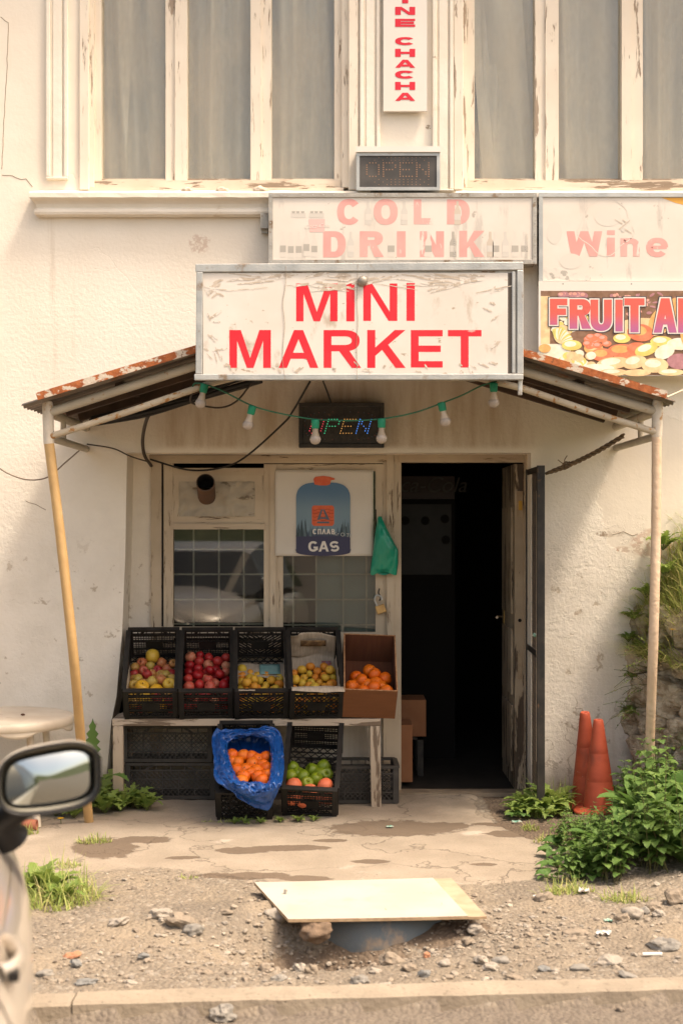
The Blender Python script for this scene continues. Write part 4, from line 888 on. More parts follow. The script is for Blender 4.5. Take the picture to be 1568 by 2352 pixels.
# ---------------------------------------------------------------- poster, padlock, green bag
ps = thing('gas_poster', 'crinkled white poster with a blue gas canister taped over the right shop window', 'poster', W(745, 1277, .235)); YQ = .238
mb = MB()
def sf(u, v):
    p = W(632+225*u, 1080+197*v, YQ); p.y -= .004*N3((u*4, v*4, 3), 1) + .003*N3((u*9, v*3, 1), 1); return p
mb.grid(sf, 30, 26); solid(mb.part('sheet', mat('white poster paper', (.64,.59,.52), (.60,.55,.48), .35, 4), ps), .001)
def can(x0, x1, y0, y1, top, Yq):
    P = [(x0,y1-8),(x0+4,y1-3)]; n = 12; cx = (x0+x1)/2
    for i in range(n+1): 
        a = math.pi*i/n; P.append((cx + (x1-x0)/2*math.cos(a), y1-6+8*math.sin(a)))
    P = [(cx + (x1-x0)/2*math.copysign(abs(math.cos(RAD(a)))**.55, math.cos(RAD(a))), y0 + top - top*abs(math.sin(RAD(a)))**.9) for a in range(180, 361, 9)] + [(cx + (x1-x0)/2*math.cos(RAD(a)), y1-9+9*math.sin(RAD(a))) for a in range(0, 181, 12)]
    return [W(x, y, Yq) for x, y in P]
kg = NT('canister print'); S_ = kg.n('SeparateXYZ', Vector=kg.pos()).outputs; wob = kg.math('MULTIPLY', kg.math('SUBTRACT', kg.noise(kg.pos((60,1,6)), 1, 6), .5), .16)
zz = kg.math('ADD', S_[2], 0.0)
c = kg.mix(kg.step(zz, PZ(1180,.24), PZ(1120,.24)), (.17,.26,.33), (.075,.16,.28))
c = kg.mix(kg.step(kg.math('ADD', zz, wob), PZ(1212,.24), PZ(1226,.24)), c, (.045,.075,.12))
c = kg.mix(kg.step(zz, PZ(1226,.24), PZ(1234,.24)), c, (.035,.035,.085)); kg.finish(c, .4)
mb = MB(); mb.poly(can(680, 804, 1108, 1277, 36, .231)); mb.poly([W(742+64*math.cos(RAD(a)), 1262+14*math.sin(RAD(a)), .2305) for a in range(0,181,10)] + [W(678,1262,.2305)]); mb.part('canister_print', kg.mat, ps)
ORP = mat('orange red print', (.62,.10,.035), (.66,.14,.05), .45, 30); mb = MB()
mb.poly([W(x,y,.2302) for x, y in ((720,1100),(724,1095),(742,1093),(757,1095),(769,1099),(768,1102),(760,1103),(758,1112),(750,1115),(735,1115),(722,1113))]); mb.part('cap_print', ORP, ps); mb = MB()
kx = [(716,1165),(720,1161),(763,1161),(767,1165),(767,1203),(763,1208),(720,1208),(716,1203)]; mb.poly([W(x,y,.2300) for x, y in kx]); mb.part('emblem_square', ORP, ps)
mb = MB(); qq = .2292
for y in (1170, 1178, 1186, 1194):
    for k in range(12):
        x = 718 + 4*k; mb.poly([W(x, y+1.5*math.sin(k*1.3), qq), W(x+4, y+1.5*math.sin((k+1)*1.3), qq), W(x+4, y+1.4+1.5*math.sin((k+1)*1.3), qq), W(x, y+1.4+1.5*math.sin(k*1.3), qq)], 0)
for i, p in enumerate(([(741,1170),(745,1170),(757,1194),(751,1194)], [(737,1170),(741,1170),(734,1194),(728,1194)], [(734,1188),(751,1188),(753,1192),(732,1192)], [(729,1198),(755,1198),(757,1202),(727,1202)])): mb.poly([W(x,y,qq-.0006-.0002*i) for x, y in p], 1)
mb.part('emblem', [mat('dark orange print', (.40,.06,.02), None, .45), mat('slate print', (.10,.13,.17), None, .45)], ps)
mb = MB(); r5 = random.Random(2)
for k in range(26):
    x = r5.choice((r5.uniform(683,716), r5.uniform(768,802))); h = r5.uniform(14,44); w = r5.uniform(2.5,5); y = 1232; yq = .2296-.00002*k
    mb.poly([W(x-w,y,yq), W(x+w,y,yq), W(x+w*.4,y-h*.6,yq), W(x,y-h,yq), W(x-w*.4,y-h*.6,yq)], k % 2)
mb.part('tree_print', [mat('dark fir print', (.03,.055,.07), None, .45), mat('grey fir print', (.10,.15,.18), None, .45)], ps)
WP = mat('white print', (.70,.67,.62), None, .45)
word([('C',718,727,1215,1227,2.7,2.4),('П',729.5,737.5,1215,1227,2.6,2.4),('Λ',739,748.5,1215,1227,2.8,2.4),('A',749.5,759,1215,1227,2.8,2.2),('B',761,768.5,1215,1227,2.6,2.2)], .2275, WP, ps, eps=.0001)
word([('G',708,730,1243,1267,5.6,4.8),('A',731.5,755,1243,1267,5.8,4.4),('S',757,779,1243,1267,5.2,4.4)], .2275, WP, ps, eps=.0001)
text('small_print', 'Kr O TR', W(787, 1232, .2275), .034, mat('pale small print', (.5,.5,.48), None, .5), ps, (RAD(90),RAD(8),0))
pl = thing('padlock', 'open brass padlock hanging from the hasp on the door post', 'padlock', W(875, 1412, .22))
mb = MB(); Rm = Matrix.Rotation(RAD(-20), 3, 'Y'); mb.box(W(874,1399,.215), (.062,.022,.055), Rm); bevel(mb.part('lock_body', mat('brass', (.50,.33,.14), (.38,.24,.1), .4, 20, metal=.7), pl), .004)
mb = MB(); c0 = W(872,1388,.215); mb.tube(cat_curve([c0 + Rm @ Vector(p) for p in ((-.02,0,-.004),(-.022,0,.04),(0,0,.062),(.022,0,.045),(.024,0,.022))], 6), .0055, 8); mb.part('shackle', M_['alu'], pl)
mb = MB(); mb.tube(cat_curve([W(871,1352,.235), W(869,1362,.222), W(874,1372,.22), W(871,1380,.222)], 5), .005, 6); mb.part('hasp', M_['black_metal'], pl)
# green carrier bag hanging from a nail
mb = MB(); GB = [(868,1184),(864,1200),(858,1240),(850,1312),(875,1317),(908,1318),(912,1290),(913,1262),(896,1222),(880,1200),(874,1184)]
def gb(u, v):
    # v from the knot down, u around the flattened bag
    t = v; y = 1186 + 131*t; wl = 868 - 18*t**.8; wr = 876 + 38*min(1, t*1.7)**1.1 - (3*(t-.8)/.2 if t > .8 else 0)
    a = u*2*math.pi; mid = (wl+wr)/2; hw = (wr-wl)/2; dep = .012 + .05*math.sin(math.pi*min(1,t*1.02))**.8
    x = mid + hw*math.cos(a); p = W(x, y + (4*math.sin(a*3) if t > .95 else 0), .195)
    n = .010*N3((math.cos(a)*2.2, t*5, math.sin(a)*2), 1.2) + .008*abs(N3((math.cos(a)*4+t*2, t*3, 5), 1.5))
    p.y += -dep*math.sin(a) + n - .01; return p
mb.grid(gb, 44, 34, wrap=True)
kb = NT('thin green plastic'); nb = kb.bump(kb.noise(kb.pos((1,1,.4)), 30, 5, .6), .6, .01); kb.finish(kb.mix(kb.noise(kb.pos(), 9, 4), (.005,.20,.12), (.01,.30,.19)), .28, nb, 0, .5)
mb.one('carrier_bag', kb.mat, 'green plastic carrier bag hanging from a nail beside the poster', 'bag')
# ---------------------------------------------------------------- bench
BZ = .545
bn = thing('bench', 'long worn grey wooden bench carrying the row of fruit crates', 'bench', (-.6, -.05, 0))
mb = MB(); mb.bb(PX(258,-.24), PX(874,-.24), -.24, .02, BZ-.046, BZ-.002); mb.bb(PX(258,-.24)+.01, PX(874,-.24)-.01, .026, .20, BZ-.046, BZ-.004); bevel(mb.part('bench_top', M_['bench'], bn), .004)
for x in (271, 864):
    for y in (-.215, .17):
        mb = MB(); mb.bar((PX(x,-.24), y, -.02), (PX(x-(3 if x > 500 else 0),-.24), y, BZ-.047), .062, .05, 0, (0,1,0)); bevel(mb.part('leg', M_['bench_leg'], bn), .003)
mb = MB(); mb.bb(PX(290,-.24), PX(790,-.24), .125, .15, BZ+.001, .805); mb.part('back_support', M_['bench'], bn)

# ---------------------------------------------------------------- crates
CW, CL, CH, TILT = .325, .55, .240, RAD(38)
def panel(mb, O, ux, uz, w, h, style, plate=True, seed=0):
    O, ux, uz = Vector(O), Vector(ux), Vector(uz); nn = ux.cross(uz)
    Rm = Matrix((ux, nn, uz)).transposed()
    def B(u0, v0, u1, v1, th, dep):
        a = O + ux*u0 + uz*v0; b = O + ux*u1 + uz*v1; d = b-a; L = d.length
        if L < 1e-4: return
        x = d/L; z = x.cross(nn)*-1; mb.box((a+b)/2, (L, dep, th), Matrix((x, nn, nn.cross(x)*-1 if False else x.cross(nn)*-1)).transposed())
    def Rr(u0, u1, v0, v1, dep): mb.box(O + ux*(u0+u1)/2 + uz*(v0+v1)/2, (u1-u0, dep, v1-v0), Rm)
    p = .030
    Rr(0, p, 0, h-.016, .022); Rr(w-p, w, 0, h-.016, .022)              # corner posts
    Rr(0, w, h-.016, h, .030); Rr(p, w-p, 0, .022, .016)                  # top rim, foot rail
    a, b = p, w-p; m0, m1 = .022, h*.80
    Rr(a, b, m1-.006, m1+.003, .014); Rr(a, b, h*.53, h*.53+.006, .013); Rr(a, b, h*.28, h*.28+.006, .013)
    for q in (.12, .32, .5, .68, .88): B(a+(b-a)*q, m1, a+(b-a)*q, h-.016, .007, .010)
    B(a+(b-a)*.18, m1, a+(b-a)*.29, h-.014, .012, .012); B(a+(b-a)*.82, m1, a+(b-a)*.71, h-.014, .012, .012)
    if style == 'square':
        n = int((b-a)/.0165)
        for i in range(1, n): B(a+(b-a)*i/n, m0, a+(b-a)*i/n, m1, .0042, .006)
        n = int((m1-m0)/.0155)
        for i in range(1, n): B(a, m0+(m1-m0)*i/n, b, m0+(m1-m0)*i/n, .0042, .005)
    elif style == 'diamond':
        H = m1-m0; s = .030; n = int((b-a+H)/s)
        for sg in (1, -1):
            for i in range(n+1):
                c = -H + s*i; u0, u1 = max(0, c), min(b-a, c+H)
                if u1-u0 < .004: continue
                v0, v1 = u0-c, u1-c
                if sg > 0: B(a+u0, m0+v0, a+u1, m0+v1, .0044, .006 if sg > 0 else .005)
                else: B(b-u0, m0+v0, b-u1, m0+v1, .0044, .005)
        for q in (.2, .4, .6, .8): B(a+(b-a)*q, m0, a+(b-a)*q, m1, .006, .010)
    elif style == 'chevron':
        H = m1-m0; half = (b-a)/2
        for sg in (1, -1):
            for i in range(18):
                c = -half*.7 + .022*i - .10
                u0, u1 = 0, half; v0, v1 = c, c + half*.75
                if v1 < 0 or v0 > H: continue
                if v0 < 0: u0 = -v0/.75; v0 = 0
                if v1 > H: u1 = (H-c)/.75; v1 = H
                cx = (a+b)/2
                B(cx + sg*u0, m0+v0, cx + sg*u1, m0+v1, .0075, .006)
        for q in (.18, .36, .64, .82): B(a+(b-a)*q, m0, a+(b-a)*q, m1, .006, .010)
    if plate: Rr((a+b)/2-.055, (a+b)/2+.055, h*.30, h*.53, .011)
def crate(style, label, loc, rot, group, m='black_plastic', size=(CW, CL, CH), plate=True):
    w, l, h = size; r = thing('plastic_crate', label, 'crate', loc, group); r.rotation_euler = rot; mt = M_[m]
    mb = MB(); panel(mb, (-w/2, 0, 0), (1,0,0), (0,0,1), w, h, style, plate); mb.part('end_panel', mt, r, local=True)
    mb = MB(); panel(mb, (-w/2, l, 0), (1,0,0), (0,0,1), w, h, style, plate); mb.part('end_panel', mt, r, local=True)
    for sx in (-1, 1):
        mb = MB(); panel(mb, (sx*(w/2-.004), .012, 0), (0,1,0), (0,0,1), l-.024, h-.001, 'diamond' if style != 'square' else 'square', False); mb.part('side_panel', mt, r, local=True)
    mb = MB(); n = 12
    for i in range(n+1): mb.bb(-w/2+.01, w/2-.01, .012+(l-.024)*i/n-.004, .012+(l-.024)*i/n+.004, .004, .010)
    for i in range(-14, 9):
        for sg in (1, -1):
            y0 = l*.5 + i*.05; u0 = 0; y1 = y0 + w
            if y1 < 0 or y0 > l: continue
            a0 = max(0, -y0); b0 = min(w, l-y0)
            if b0-a0 > .01: mb.bar((sg*(-w/2+a0), y0+a0, .006), (sg*(-w/2+b0), y0+b0, .006), .005, .004+.0005*sg)
    mb.part('floor', mt, r, local=True); return r
BY = -.225
xs4 = [PX(348,BY), PX(474,BY), PX(600,BY), PX(725,BY)]
KIND = ['square', 'square', 'chevron', 'diamond']
LAB = ['black plastic crate of mixed apples, leftmost on the bench', 'black plastic crate full of red nectarines, second from the left on the bench',
       'black plastic crate with chevron bars holding yellow apricots', 'black plastic crate lined with newspaper beside the cardboard box']
CR = [crate(KIND[i], LAB[i], (xs4[i], BY, BZ+.002), (TILT, 0, RAD((4.6,4.0,4.4,4.8)[i])), 'tilted fruit crates') for i in range(4)]
XG, YG = PX(711,-.51), -.51
CG = crate('square', 'black plastic crate of green apples and grapefruit on the ground', (XG, YG, .006), (TILT, RAD(2.5), RAD(-2)), 'tilted fruit crates')
XB, YBG = PX(562,-.60), -.60
CB = crate('diamond', 'black plastic crate under the blue bag of oranges', (XB, YBG, .006), (TILT, 0, RAD(2)), 'tilted fruit crates', plate=False)
xl, xr = PX(284,0), PX(490,0)
crate('diamond', 'dusty empty crate lying on the ground at the left under the bench', ((PX(290,0)+PX(494,0))/2, 0.0, .004), (0,0,0), 'empty crates under the bench', 'grey_plastic', (.565, .32, .228), False)
crate('diamond', 'dusty empty crate stacked on another at the left under the bench', ((PX(283,0)+PX(487,0))/2, 0.0, .238), (0,0,0), 'empty crates under the bench', 'grey_plastic', (.565, .32, .228), False)
crate('diamond', 'dusty empty crate at the right behind the green apple crate and the bench leg', (.07, -.14, .004), (0,0,RAD(1)), 'empty crates under the bench', 'grey_plastic', (.56, .32, .232), False)

# ---------------------------------------------------------------- fruit
def fruit_mat(name, cols, ns=22, rough=.38, bump=0.0):
    k = NT(name); rn = k.n('ObjectInfo').outputs['Random']
    off = k.n('CombineXYZ', i0=k.math('MULTIPLY', rn, 37.0), i1=k.math('MULTIPLY', rn, 91.0), i2=0.0).outputs[0]
    v = k.n('VectorMath', {'operation': 'ADD'}, i0=k.n('TexCoord').outputs['Object'], i1=off).outputs[0]
    ramp = k.n('ValToRGB', i0=k.math('ADD', k.math('MULTIPLY', k.noise(v, ns, 3), .75), k.math('MULTIPLY', k.math('SUBTRACT', k.n('Math', {'operation': 'FRACT'}, i0=k.math('MULTIPLY', rn, 7.3)).outputs[0], .5), .42)))
    el = ramp.color_ramp.elements; n = len(cols)
    while len(el) < n: el.new(.5)
    for i, c in enumerate(cols): el[i].position = .22 + .42*i/(n-1); el[i].color = (*c, 1)
    c = k.mix(k.math('MULTIPLY', k.step(k.noise(v, 90, 4), .62, .72), .45), ramp.outputs[0], tuple(q*.45 for q in cols[0]))
    nr = k.bump(k.noise(v, 320, 2), bump, .004) if bump else None
    return k.finish(c, rough, nr, 0, .45)
FM = {'mixed': fruit_mat('mixed apple skin', [(.36,.018,.024), (.48,.09,.06), (.54,.34,.09), (.42,.36,.06)], 20),
      'yellow': fruit_mat('yellow apple skin', [(.66,.36,.02), (.70,.43,.04), (.60,.42,.06)], 20),
      'nect': fruit_mat('nectarine skin', [(.28,.006,.010), (.46,.018,.022), (.56,.13,.08), (.70,.44,.23)], 18, .42),
      'apri': fruit_mat('apricot skin', [(.64,.22,.025), (.68,.38,.04), (.66,.44,.05), (.54,.43,.05)], 20, .55),
      'oran': fruit_mat('orange peel', [(.66,.115,.002), (.70,.15,.004), (.72,.18,.006)], 14, .40, .35),
      'green': fruit_mat('green apple skin', [(.14,.21,.008), (.19,.26,.013), (.26,.30,.026)], 20),
      'grape': fruit_mat('grapefruit skin', [(.72,.16,.07), (.76,.24,.11), (.76,.30,.15)], 10, .42, .3)}
STEM = mat('dry stalk', (.10,.06,.03), None, .8)
def fruit_mesh(kind):
    mb = MB()
    if kind in ('mixed', 'yellow', 'green'):
        pr = [(0,.62),(.10,.66),(.24,.80),(.45,.92),(.70,.88),(.92,.58),(1.0,.15),(.95,-.30),(.78,-.68),(.52,-.88),(.30,-.92),(.12,-.82),(0,-.78)]
        mb.lathe(pr, 18); mb.tube([(0,0,.62),(.04,.02,.85),(.10,.05,1.02)], .045, 6, 1)
    elif kind in ('nect', 'apri'):
        V, Fc = ICO[3]; out = []
        for p in V:
            a = math.atan2(p.y, p.x); q = p.copy(); cr = math.exp(-(a/.16)**2)*(1-.2*p.z)*(1 if abs(p.z) < .97 else .3); q *= 1 - .09*cr
            q.z *= .94; top = max(0, p.z-.75)/.25; q.z -= .16*top*top; out.append(q)
        mb.add(out, Fc, 0, True); mb.lathe([(0,.80),(.10,.81),(.05,.79)], 8, mi=1)
    else:
        V, Fc = ICO[3]; mb.add([Vector((p.x, p.y, p.z*.94)) * (1+.012*noise.noise(p*3)) for p in V], Fc, 0, True); mb.lathe([(0,.955),(.09,.95),(.11,.93)], 8, mi=1)
    return mb.mesh('fruit_' + kind, [FM[kind], STEM], Vector((0,0,0)))
FMESH = {k: fruit_mesh(k) for k in FM}
def fruit(kind, name, p, r, label, group, rr):
    o = bpy.data.objects.new(name, FMESH[kind]); col.objects.link(o); o.location = p; o.scale = (r, r*rr.uniform(.95,1.05), r*rr.uniform(.92,1.03))
    o.rotation_euler = (rr.uniform(-1.2,1.2), rr.uniform(-1.2,1.2), rr.uniform(0,6.28)); tag(o, label, 'fruit', group); return o
def pack(radii, w, l, h, seed, slope=RAD(10), it=650, y0=.012):
    rg = np.random.default_rng(seed); r = np.array(radii); n = len(r)
    p = np.stack([rg.uniform(-w/2+.03, w/2-.03, n), rg.uniform(.05, l*.78, n), rg.uniform(.05, .5, n)], 1); g = np.array([0, -math.sin(slope), -math.cos(slope)])
    for k in range(it):
        p += g*(.004 if k < it-120 else .0015)
        for _ in range(3):
            d = p[:, None] - p[None]; L = np.linalg.norm(d, axis=2) + np.eye(n); ov = np.maximum(0, (r[:, None] + r[None]) - L); np.fill_diagonal(ov, 0)
            p += (d/L[..., None]*ov[..., None]*.42).sum(1)
            p[:, 0] = np.clip(p[:, 0], -w/2+r, w/2-r); p[:, 1] = np.clip(p[:, 1], y0+r, l-r); p[:, 2] = np.maximum(p[:, 2], .012+r)
    return p
def fill(cr, kinds, seed, slope, w=CW-.03):
    """kinds: list of (material, object name, radius, count, label, group)"""
    rr = random.Random(seed); items = [(k, nm, R_*rr.uniform(.86,1.12), lb, gp) for (k, nm, R_, n, lb, gp) in kinds for _ in range(n)]
    rr.shuffle(items); P = pack([i[2] for i in items], w, CL, CH, seed, slope)
    Mx = Matrix.Translation(cr.location) @ cr.rotation_euler.to_matrix().to_4x4()
    for (k, nm, r, lb, gp), q in zip(items, P): fruit(k, nm, Mx @ Vector(q), r, lb, gp, rr)
fill(CR[0], [('mixed', 'apple', .030, 46, 'small red and green apple in the leftmost crate on the bench', 'small apples in the leftmost crate'), ('yellow', 'apple', .041, 8, 'large yellow apple among the small red ones in the leftmost crate', 'yellow apples in the leftmost crate')], 3, RAD(9))
fill(CR[1], [('nect', 'nectarine', .0335, 52, 'red and cream nectarine in the second crate from the left', 'nectarines in the second crate')], 5, RAD(8))
fill(CR[2], [('apri', 'apricot', .029, 52, 'yellow apricot in the crate with chevron bars', 'apricots in the chevron crate')], 7, RAD(13))
fill(CR[3], [('apri', 'apricot', .029, 54, 'yellow apricot in the newspaper lined crate beside the cardboard box', 'apricots in the newspaper lined crate')], 9, RAD(10))
def C2(x, y, Y): return W(250.9+.44*x, 1411.3+.44*y, Y)
rr = random.Random(4)
for (x, y) in ((958,803),(1010,848),(1060,813),(1118,795),(1133,838),(1078,862),(950,845),(1030,885),(985,835),(1105,835)):
    Y = -.30 - (y-790)/100*.20; fruit('green', 'apple', C2(x, y, Y), .042, 'shiny green apple in the crate standing on the ground', 'green apples in the ground crate', rr)
for (x, y) in ((963,892),(1127,893),(1050,925),(1090,955),(958,960),(1012,968),(1145,955)):
    fruit('grape', 'grapefruit', C2(x, y, -.565 + (.03 if y > 940 else 0)), .049, 'pinkish orange grapefruit behind the front bars of the green apple crate', 'grapefruit in the ground crate', rr)
# cardboard box with oranges
XC = PX(846, BY); bx = thing('cardboard_box', 'open brown cardboard box of oranges tilted on the right end of the bench', 'box', (XC, BY+.0, BZ+.002)); bx.rotation_euler = (TILT, RAD(2.2), RAD(1.8))
CARD = mat('brown cardboard', (.21,.085,.034), (.185,.075,.03), .8, 5, (1,1,8), 'O', (), .15, 40); CARD2 = mat('darker inner cardboard', (.135,.05,.024), (.11,.04,.02), .85, 5, (9,1,1), 'O'); EDGE = mat('corrugated cut edge', (.40,.22,.11), (.25,.12,.055), .9, 60, (1,1,1), 'O')
w, l, h, t = .325, .50, .235, .005
mb = MB(); mb.bb(-w/2, w/2, 0, t, 0, h); mb.part('front_panel', CARD, bx, local=True)
mb = MB(); mb.bb(-w/2, -w/2+t, t, l-t, 0, h); mb.bb(w/2-t, w/2, t, l-t, 0, h); mb.part('side_panel', CARD2, bx, local=True)
mb = MB(); mb.bb(-w/2, w/2, l-t, l, 0, h); mb.part('back_panel', CARD2, bx, local=True)
mb = MB(); mb.bb(-w/2+t, w/2-t, t, l-t, .001, .006); mb.part('base_panel', CARD2, bx, local=True)
mb = MB(); mb.bb(-w/2-.001, w/2+.001, -.001, t+.002, h, h+.003); mb.bb(-w/2-.001, w/2+.001, l-t-.002, l+.001, h, h+.003); mb.bb(-w/2-.001, -w/2+t+.002, t+.002, l-t-.002, h, h+.003); mb.bb(w/2-t-.002, w/2+.001, t+.002, l-t-.002, h, h+.003); mb.part('cut_edge', EDGE, bx, local=True)
def CC(x, y, Y): return W((850+x/2.57)/1.5944, (2280+y/2.57)/1.5944, Y)
Mi = (Matrix.Translation(bx.location) @ bx.rotation_euler.to_matrix().to_4x4())
for (x, y, dz) in ((1295,458,.0),(1340,492,-.02),(1213,545,0),(1440,528,.0),(1165,515,.02),(1122,607,0),(1332,612,-.015),(1225,648,.01),(1350,575,.02),(1452,650,0),(1270,590,.05),(1400,610,.04),(1180,580,.05)):
    Y = -.02 - (y-450)/200*.26 + dz; fruit('oran', 'orange', CC(x, y, Y), .0445, 'big orange in the open cardboard box', 'oranges in the cardboard box', rr)
# blue bag of oranges
def ang_prof(pts, c):
    A = sorted((math.atan2(y-c[1], x-c[0]), math.hypot(x-c[0], y-c[1])) for x, y in pts)
    aa = np.array([a for a, r in A]); R_ = np.array([r for a, r in A]); return lambda t: float(np.interp((t+math.pi) % (2*math.pi) - math.pi, np.concatenate([aa-2*math.pi, aa, aa+2*math.pi]), np.concatenate([R_, R_, R_])))
C_ = (730, 780)
OUT = ang_prof([(540,640),(565,592),(582,608),(640,600),(720,600),(780,592),(810,580),(850,582),(885,602),(900,650),(908,720),(915,800),(905,870),(885,900),(865,960),(850,1000),(830,1018),(790,1015),(720,985),(650,930),(590,890),(555,860),(550,800),(548,740),(535,680)], C_)
INN = ang_prof([(622,668),(660,650),(720,640),(790,642),(832,665),(838,720),(840,780),(838,840),(825,880),(780,874),(720,870),(680,862),(655,815),(635,760),(622,720)], C_)
def bagY(y):   # crop y -> depth
    return float(np.interp(y, [575, 640, 760, 880, 940, 1020], [-.37, -.39, -.58, -.82, -.82, -.755]))
def bagf(u, v):
    a = u*2*math.pi; ro, ri = OUT(a), INN(a); ca, sa = math.cos(a), math.sin(a)
    if v < .35:
        t = v/.35; r = ri*min(1, t*1.6); inner = 1 if t < .62 else (1-t)/.38
    else:
        t = (v-.35)/.65; r = ri + (ro-ri)*t; inner = 0
    x = C_[0] + ca*r; y = C_[1] + sa*r
    Y = bagY(y)
    if v < .35: Y = bagY(y) + .17*inner**.7 if y > 720 else min(-.27, bagY(y) + .17*inner**.7); 
    else: Y -= .055*math.sin(math.pi*min(1, t*1.15+.08))**.8 if t < .95 else .0
    p = C2(x, y, Y)
    q = Vector((ca*2.6, sa*2.6, v*5)); n1 = N3(q, 1.3); n2 = 1-abs(N3(q + Vector((4,1,2)), 2.3))*2.2; n3 = 1-abs(N3(Vector((ca*5, sa*5, v*7)), 2.1))*2
    k = .6 if v < .3 else 1
    p.y -= k*(.020*n1 + .017*n2 + .002*n3); p.x += .010*n1*k + .002*N3(q, 4); p.z += .010*N3(q+Vector((9,9,9)), 1.6)*k + .0012*N3(q, 5); return p
mb = MB(); mb.grid(bagf, 170, 44, wrap=True)
kb = NT('blue bag plastic'); nb = kb.bump(kb.math('ABSOLUTE', kb.math('SUBTRACT', kb.noise(kb.pos(), 13, 4, .5), .5)), .8, .02)
kb.finish(kb.mix(kb.noise(kb.pos(), 8, 4), (.005,.048,.22), (.012,.09,.34)), .26, nb, 0, .55)
bb_ = mb.one('blue_bag', kb.mat, 'crumpled blue plastic bag full of oranges draped over a crate on the ground', 'bag'); solid(bb_, .0012)
for (x, y) in ((640,735),(700,738),(672,775),(748,780),(817,745),(802,790),(712,812),(770,818),(822,803),(663,815),(702,845),(778,848),(826,840),(738,832),(798,868),(640,770),(745,745),(775,760),(690,870)):
    Y = bagY(y) + .075 - (.03 if y > 840 else 0); fruit('oran', 'orange', C2(x, y, Y), .0415, 'bright orange inside the blue plastic bag', 'oranges in the blue bag', rr)

# ---------------------------------------------------------------- newspapers and paper liners
kn = NT('newsprint'); v = kn.n('TexCoord').outputs['Object']; s_ = kn.n('SeparateXYZ', Vector=v).outputs
ln = kn.step(kn.math('SINE', kn.math('MULTIPLY', kn.math('ADD', s_[2], kn.math('MULTIPLY', s_[1], 1.0)), 900.0)), .0, .6); br = kn.step(kn.noise(kn.n('Mapping', Vector=v, Scale=(150,20,20)).outputs[0], 1.0, 3), .42, .5)
cl = kn.step(kn.math('ABSOLUTE', kn.math('SINE', kn.math('MULTIPLY', s_[0], 48.0))), .08, .16)
c = kn.mix(kn.math('MULTIPLY', kn.math('MULTIPLY', ln, br), kn.math('MULTIPLY', cl, .62)), kn.mix(kn.noise(v, 9, 4), (.50,.43,.34), (.43,.36,.28)), (.16,.13,.10)); kn.finish(c, .85)
NEWS = kn.mat; PAPER = mat('plain wrapping paper', (.56,.48,.37), (.48,.40,.30), .8, 8, (1,1,1), 'O')
PHOTO = mat('printed photograph', (.12,.07,.035), (.30,.19,.09), .7, 40, (1,1,1), 'O'); TEAL = mat('teal advert', (.16,.32,.31), (.24,.40,.38), .7, 20, (1,1,1), 'O'); REDP = mat('red advert', (.5,.12,.06), (.25,.2,.3), .7, 60, (1,1,1), 'O')
def liner(cr, name, label, parts):
    r = thing(name, label, 'paper', cr.location.copy()); r.rotation_euler = cr.rotation_euler
    for nm, fn, nu, nv, m in parts:
        mb = MB(); mb.grid(fn, nu, nv); solid(mb.part(nm, m, r, local=True), .0008)
def wr(u, v, a=.006, s=0): return a*N3((u*4, v*4, s), 1) + a*.5*N3((u*9, v*9, s), 1)
hw = CW/2-.012
def c4back(u, v):
    x = -hw + 2*hw*u; L = .14 + .235*(.92 - .10*u + .03*math.sin(u*5)); s = v*L
    if s < .14: return Vector((x, .39+s, .016+wr(u,v)))
    z = s-.14; return Vector((x*(1-.02*z), .525 - .012*math.sin(u*6+1) + wr(u,v,.01,3) - (.03*max(0, z-.19)/.04 if u < .2 else 0), .016+z))
def c4front(u, v):
    x = -hw-.006 + (2*hw+.02)*u; y = .045 - .075*v; return Vector((x, y, CH+.006 - .018*(1-v)**2 + (.028*(1-u)*v if u < .5 else .014*v) - .03*max(0, v-.7) + wr(u,v,.006,7)))
def side(sx, y0, y1, top):
    def f(u, v):
        y = y0 + (y1-y0)*u; zt = top*(1-.45*u) + .012*N3((u*5, sx, 2), 1); return Vector((sx*(CW/2-.018) + wr(u,v,.008,sx*3), y, .02 + (zt-.02)*v))
    return f
def patch(x0, x1, z0, z1): return lambda u, v: Vector((x0 + (x1-x0)*u, .512 + wr(u,v,.002), z0 + (z1-z0)*v))
liner(CR[3], 'newspaper', 'printed newspaper lining the apricot crate next to the cardboard box', [('back_sheet', c4back, 24, 24, NEWS), ('front_fold', c4front, 24, 8, NEWS), ('side_sheet', side(-1,.06,.44,.225), 12, 6, NEWS), ('side_sheet', side(1,.06,.44,.21), 12, 6, NEWS), ('printed_photo', patch(-.075,.085,.125,.175), 6, 4, PHOTO), ('red_advert', lambda u, v: Vector((.06+.06*u, .42+.05*v, .034)), 4, 4, REDP)])
liner(CR[2], 'newspaper', 'newspaper with a teal advert lining the chevron crate of apricots', [('back_sheet', lambda u, v: Vector((-hw+2*hw*u, .30+.15*v+.01*math.sin(u*7), .03+.03*(1-v)+wr(u,v))), 18, 8, NEWS), ('teal_advert', lambda u, v: Vector((-.005+.13*u, .32+.11*v, .064-.02*v+wr(u,v,.002))), 6, 6, TEAL), ('side_sheet', side(-1,.04,.40,.22), 12, 6, NEWS), ('side_sheet', side(1,.04,.40,.22), 12, 6, NEWS), ('front_fold', lambda u, v: Vector((-.14+.10*u, .03-.05*v, CH+.004+.01*v-.02*(1-v)+wr(u,v,.004,2))), 8, 6, NEWS)])
liner(CR[0], 'paper_liner', 'plain brown paper lining the leftmost crate of apples', [('side_sheet', side(-1,.03,.34,.235), 12, 6, PAPER), ('side_sheet', side(1,.03,.34,.25), 12, 6, PAPER), ('base_sheet', lambda u, v: Vector((-hw+2*hw*u, .25+.12*v, .02+wr(u,v,.004))), 10, 6, PAPER)])
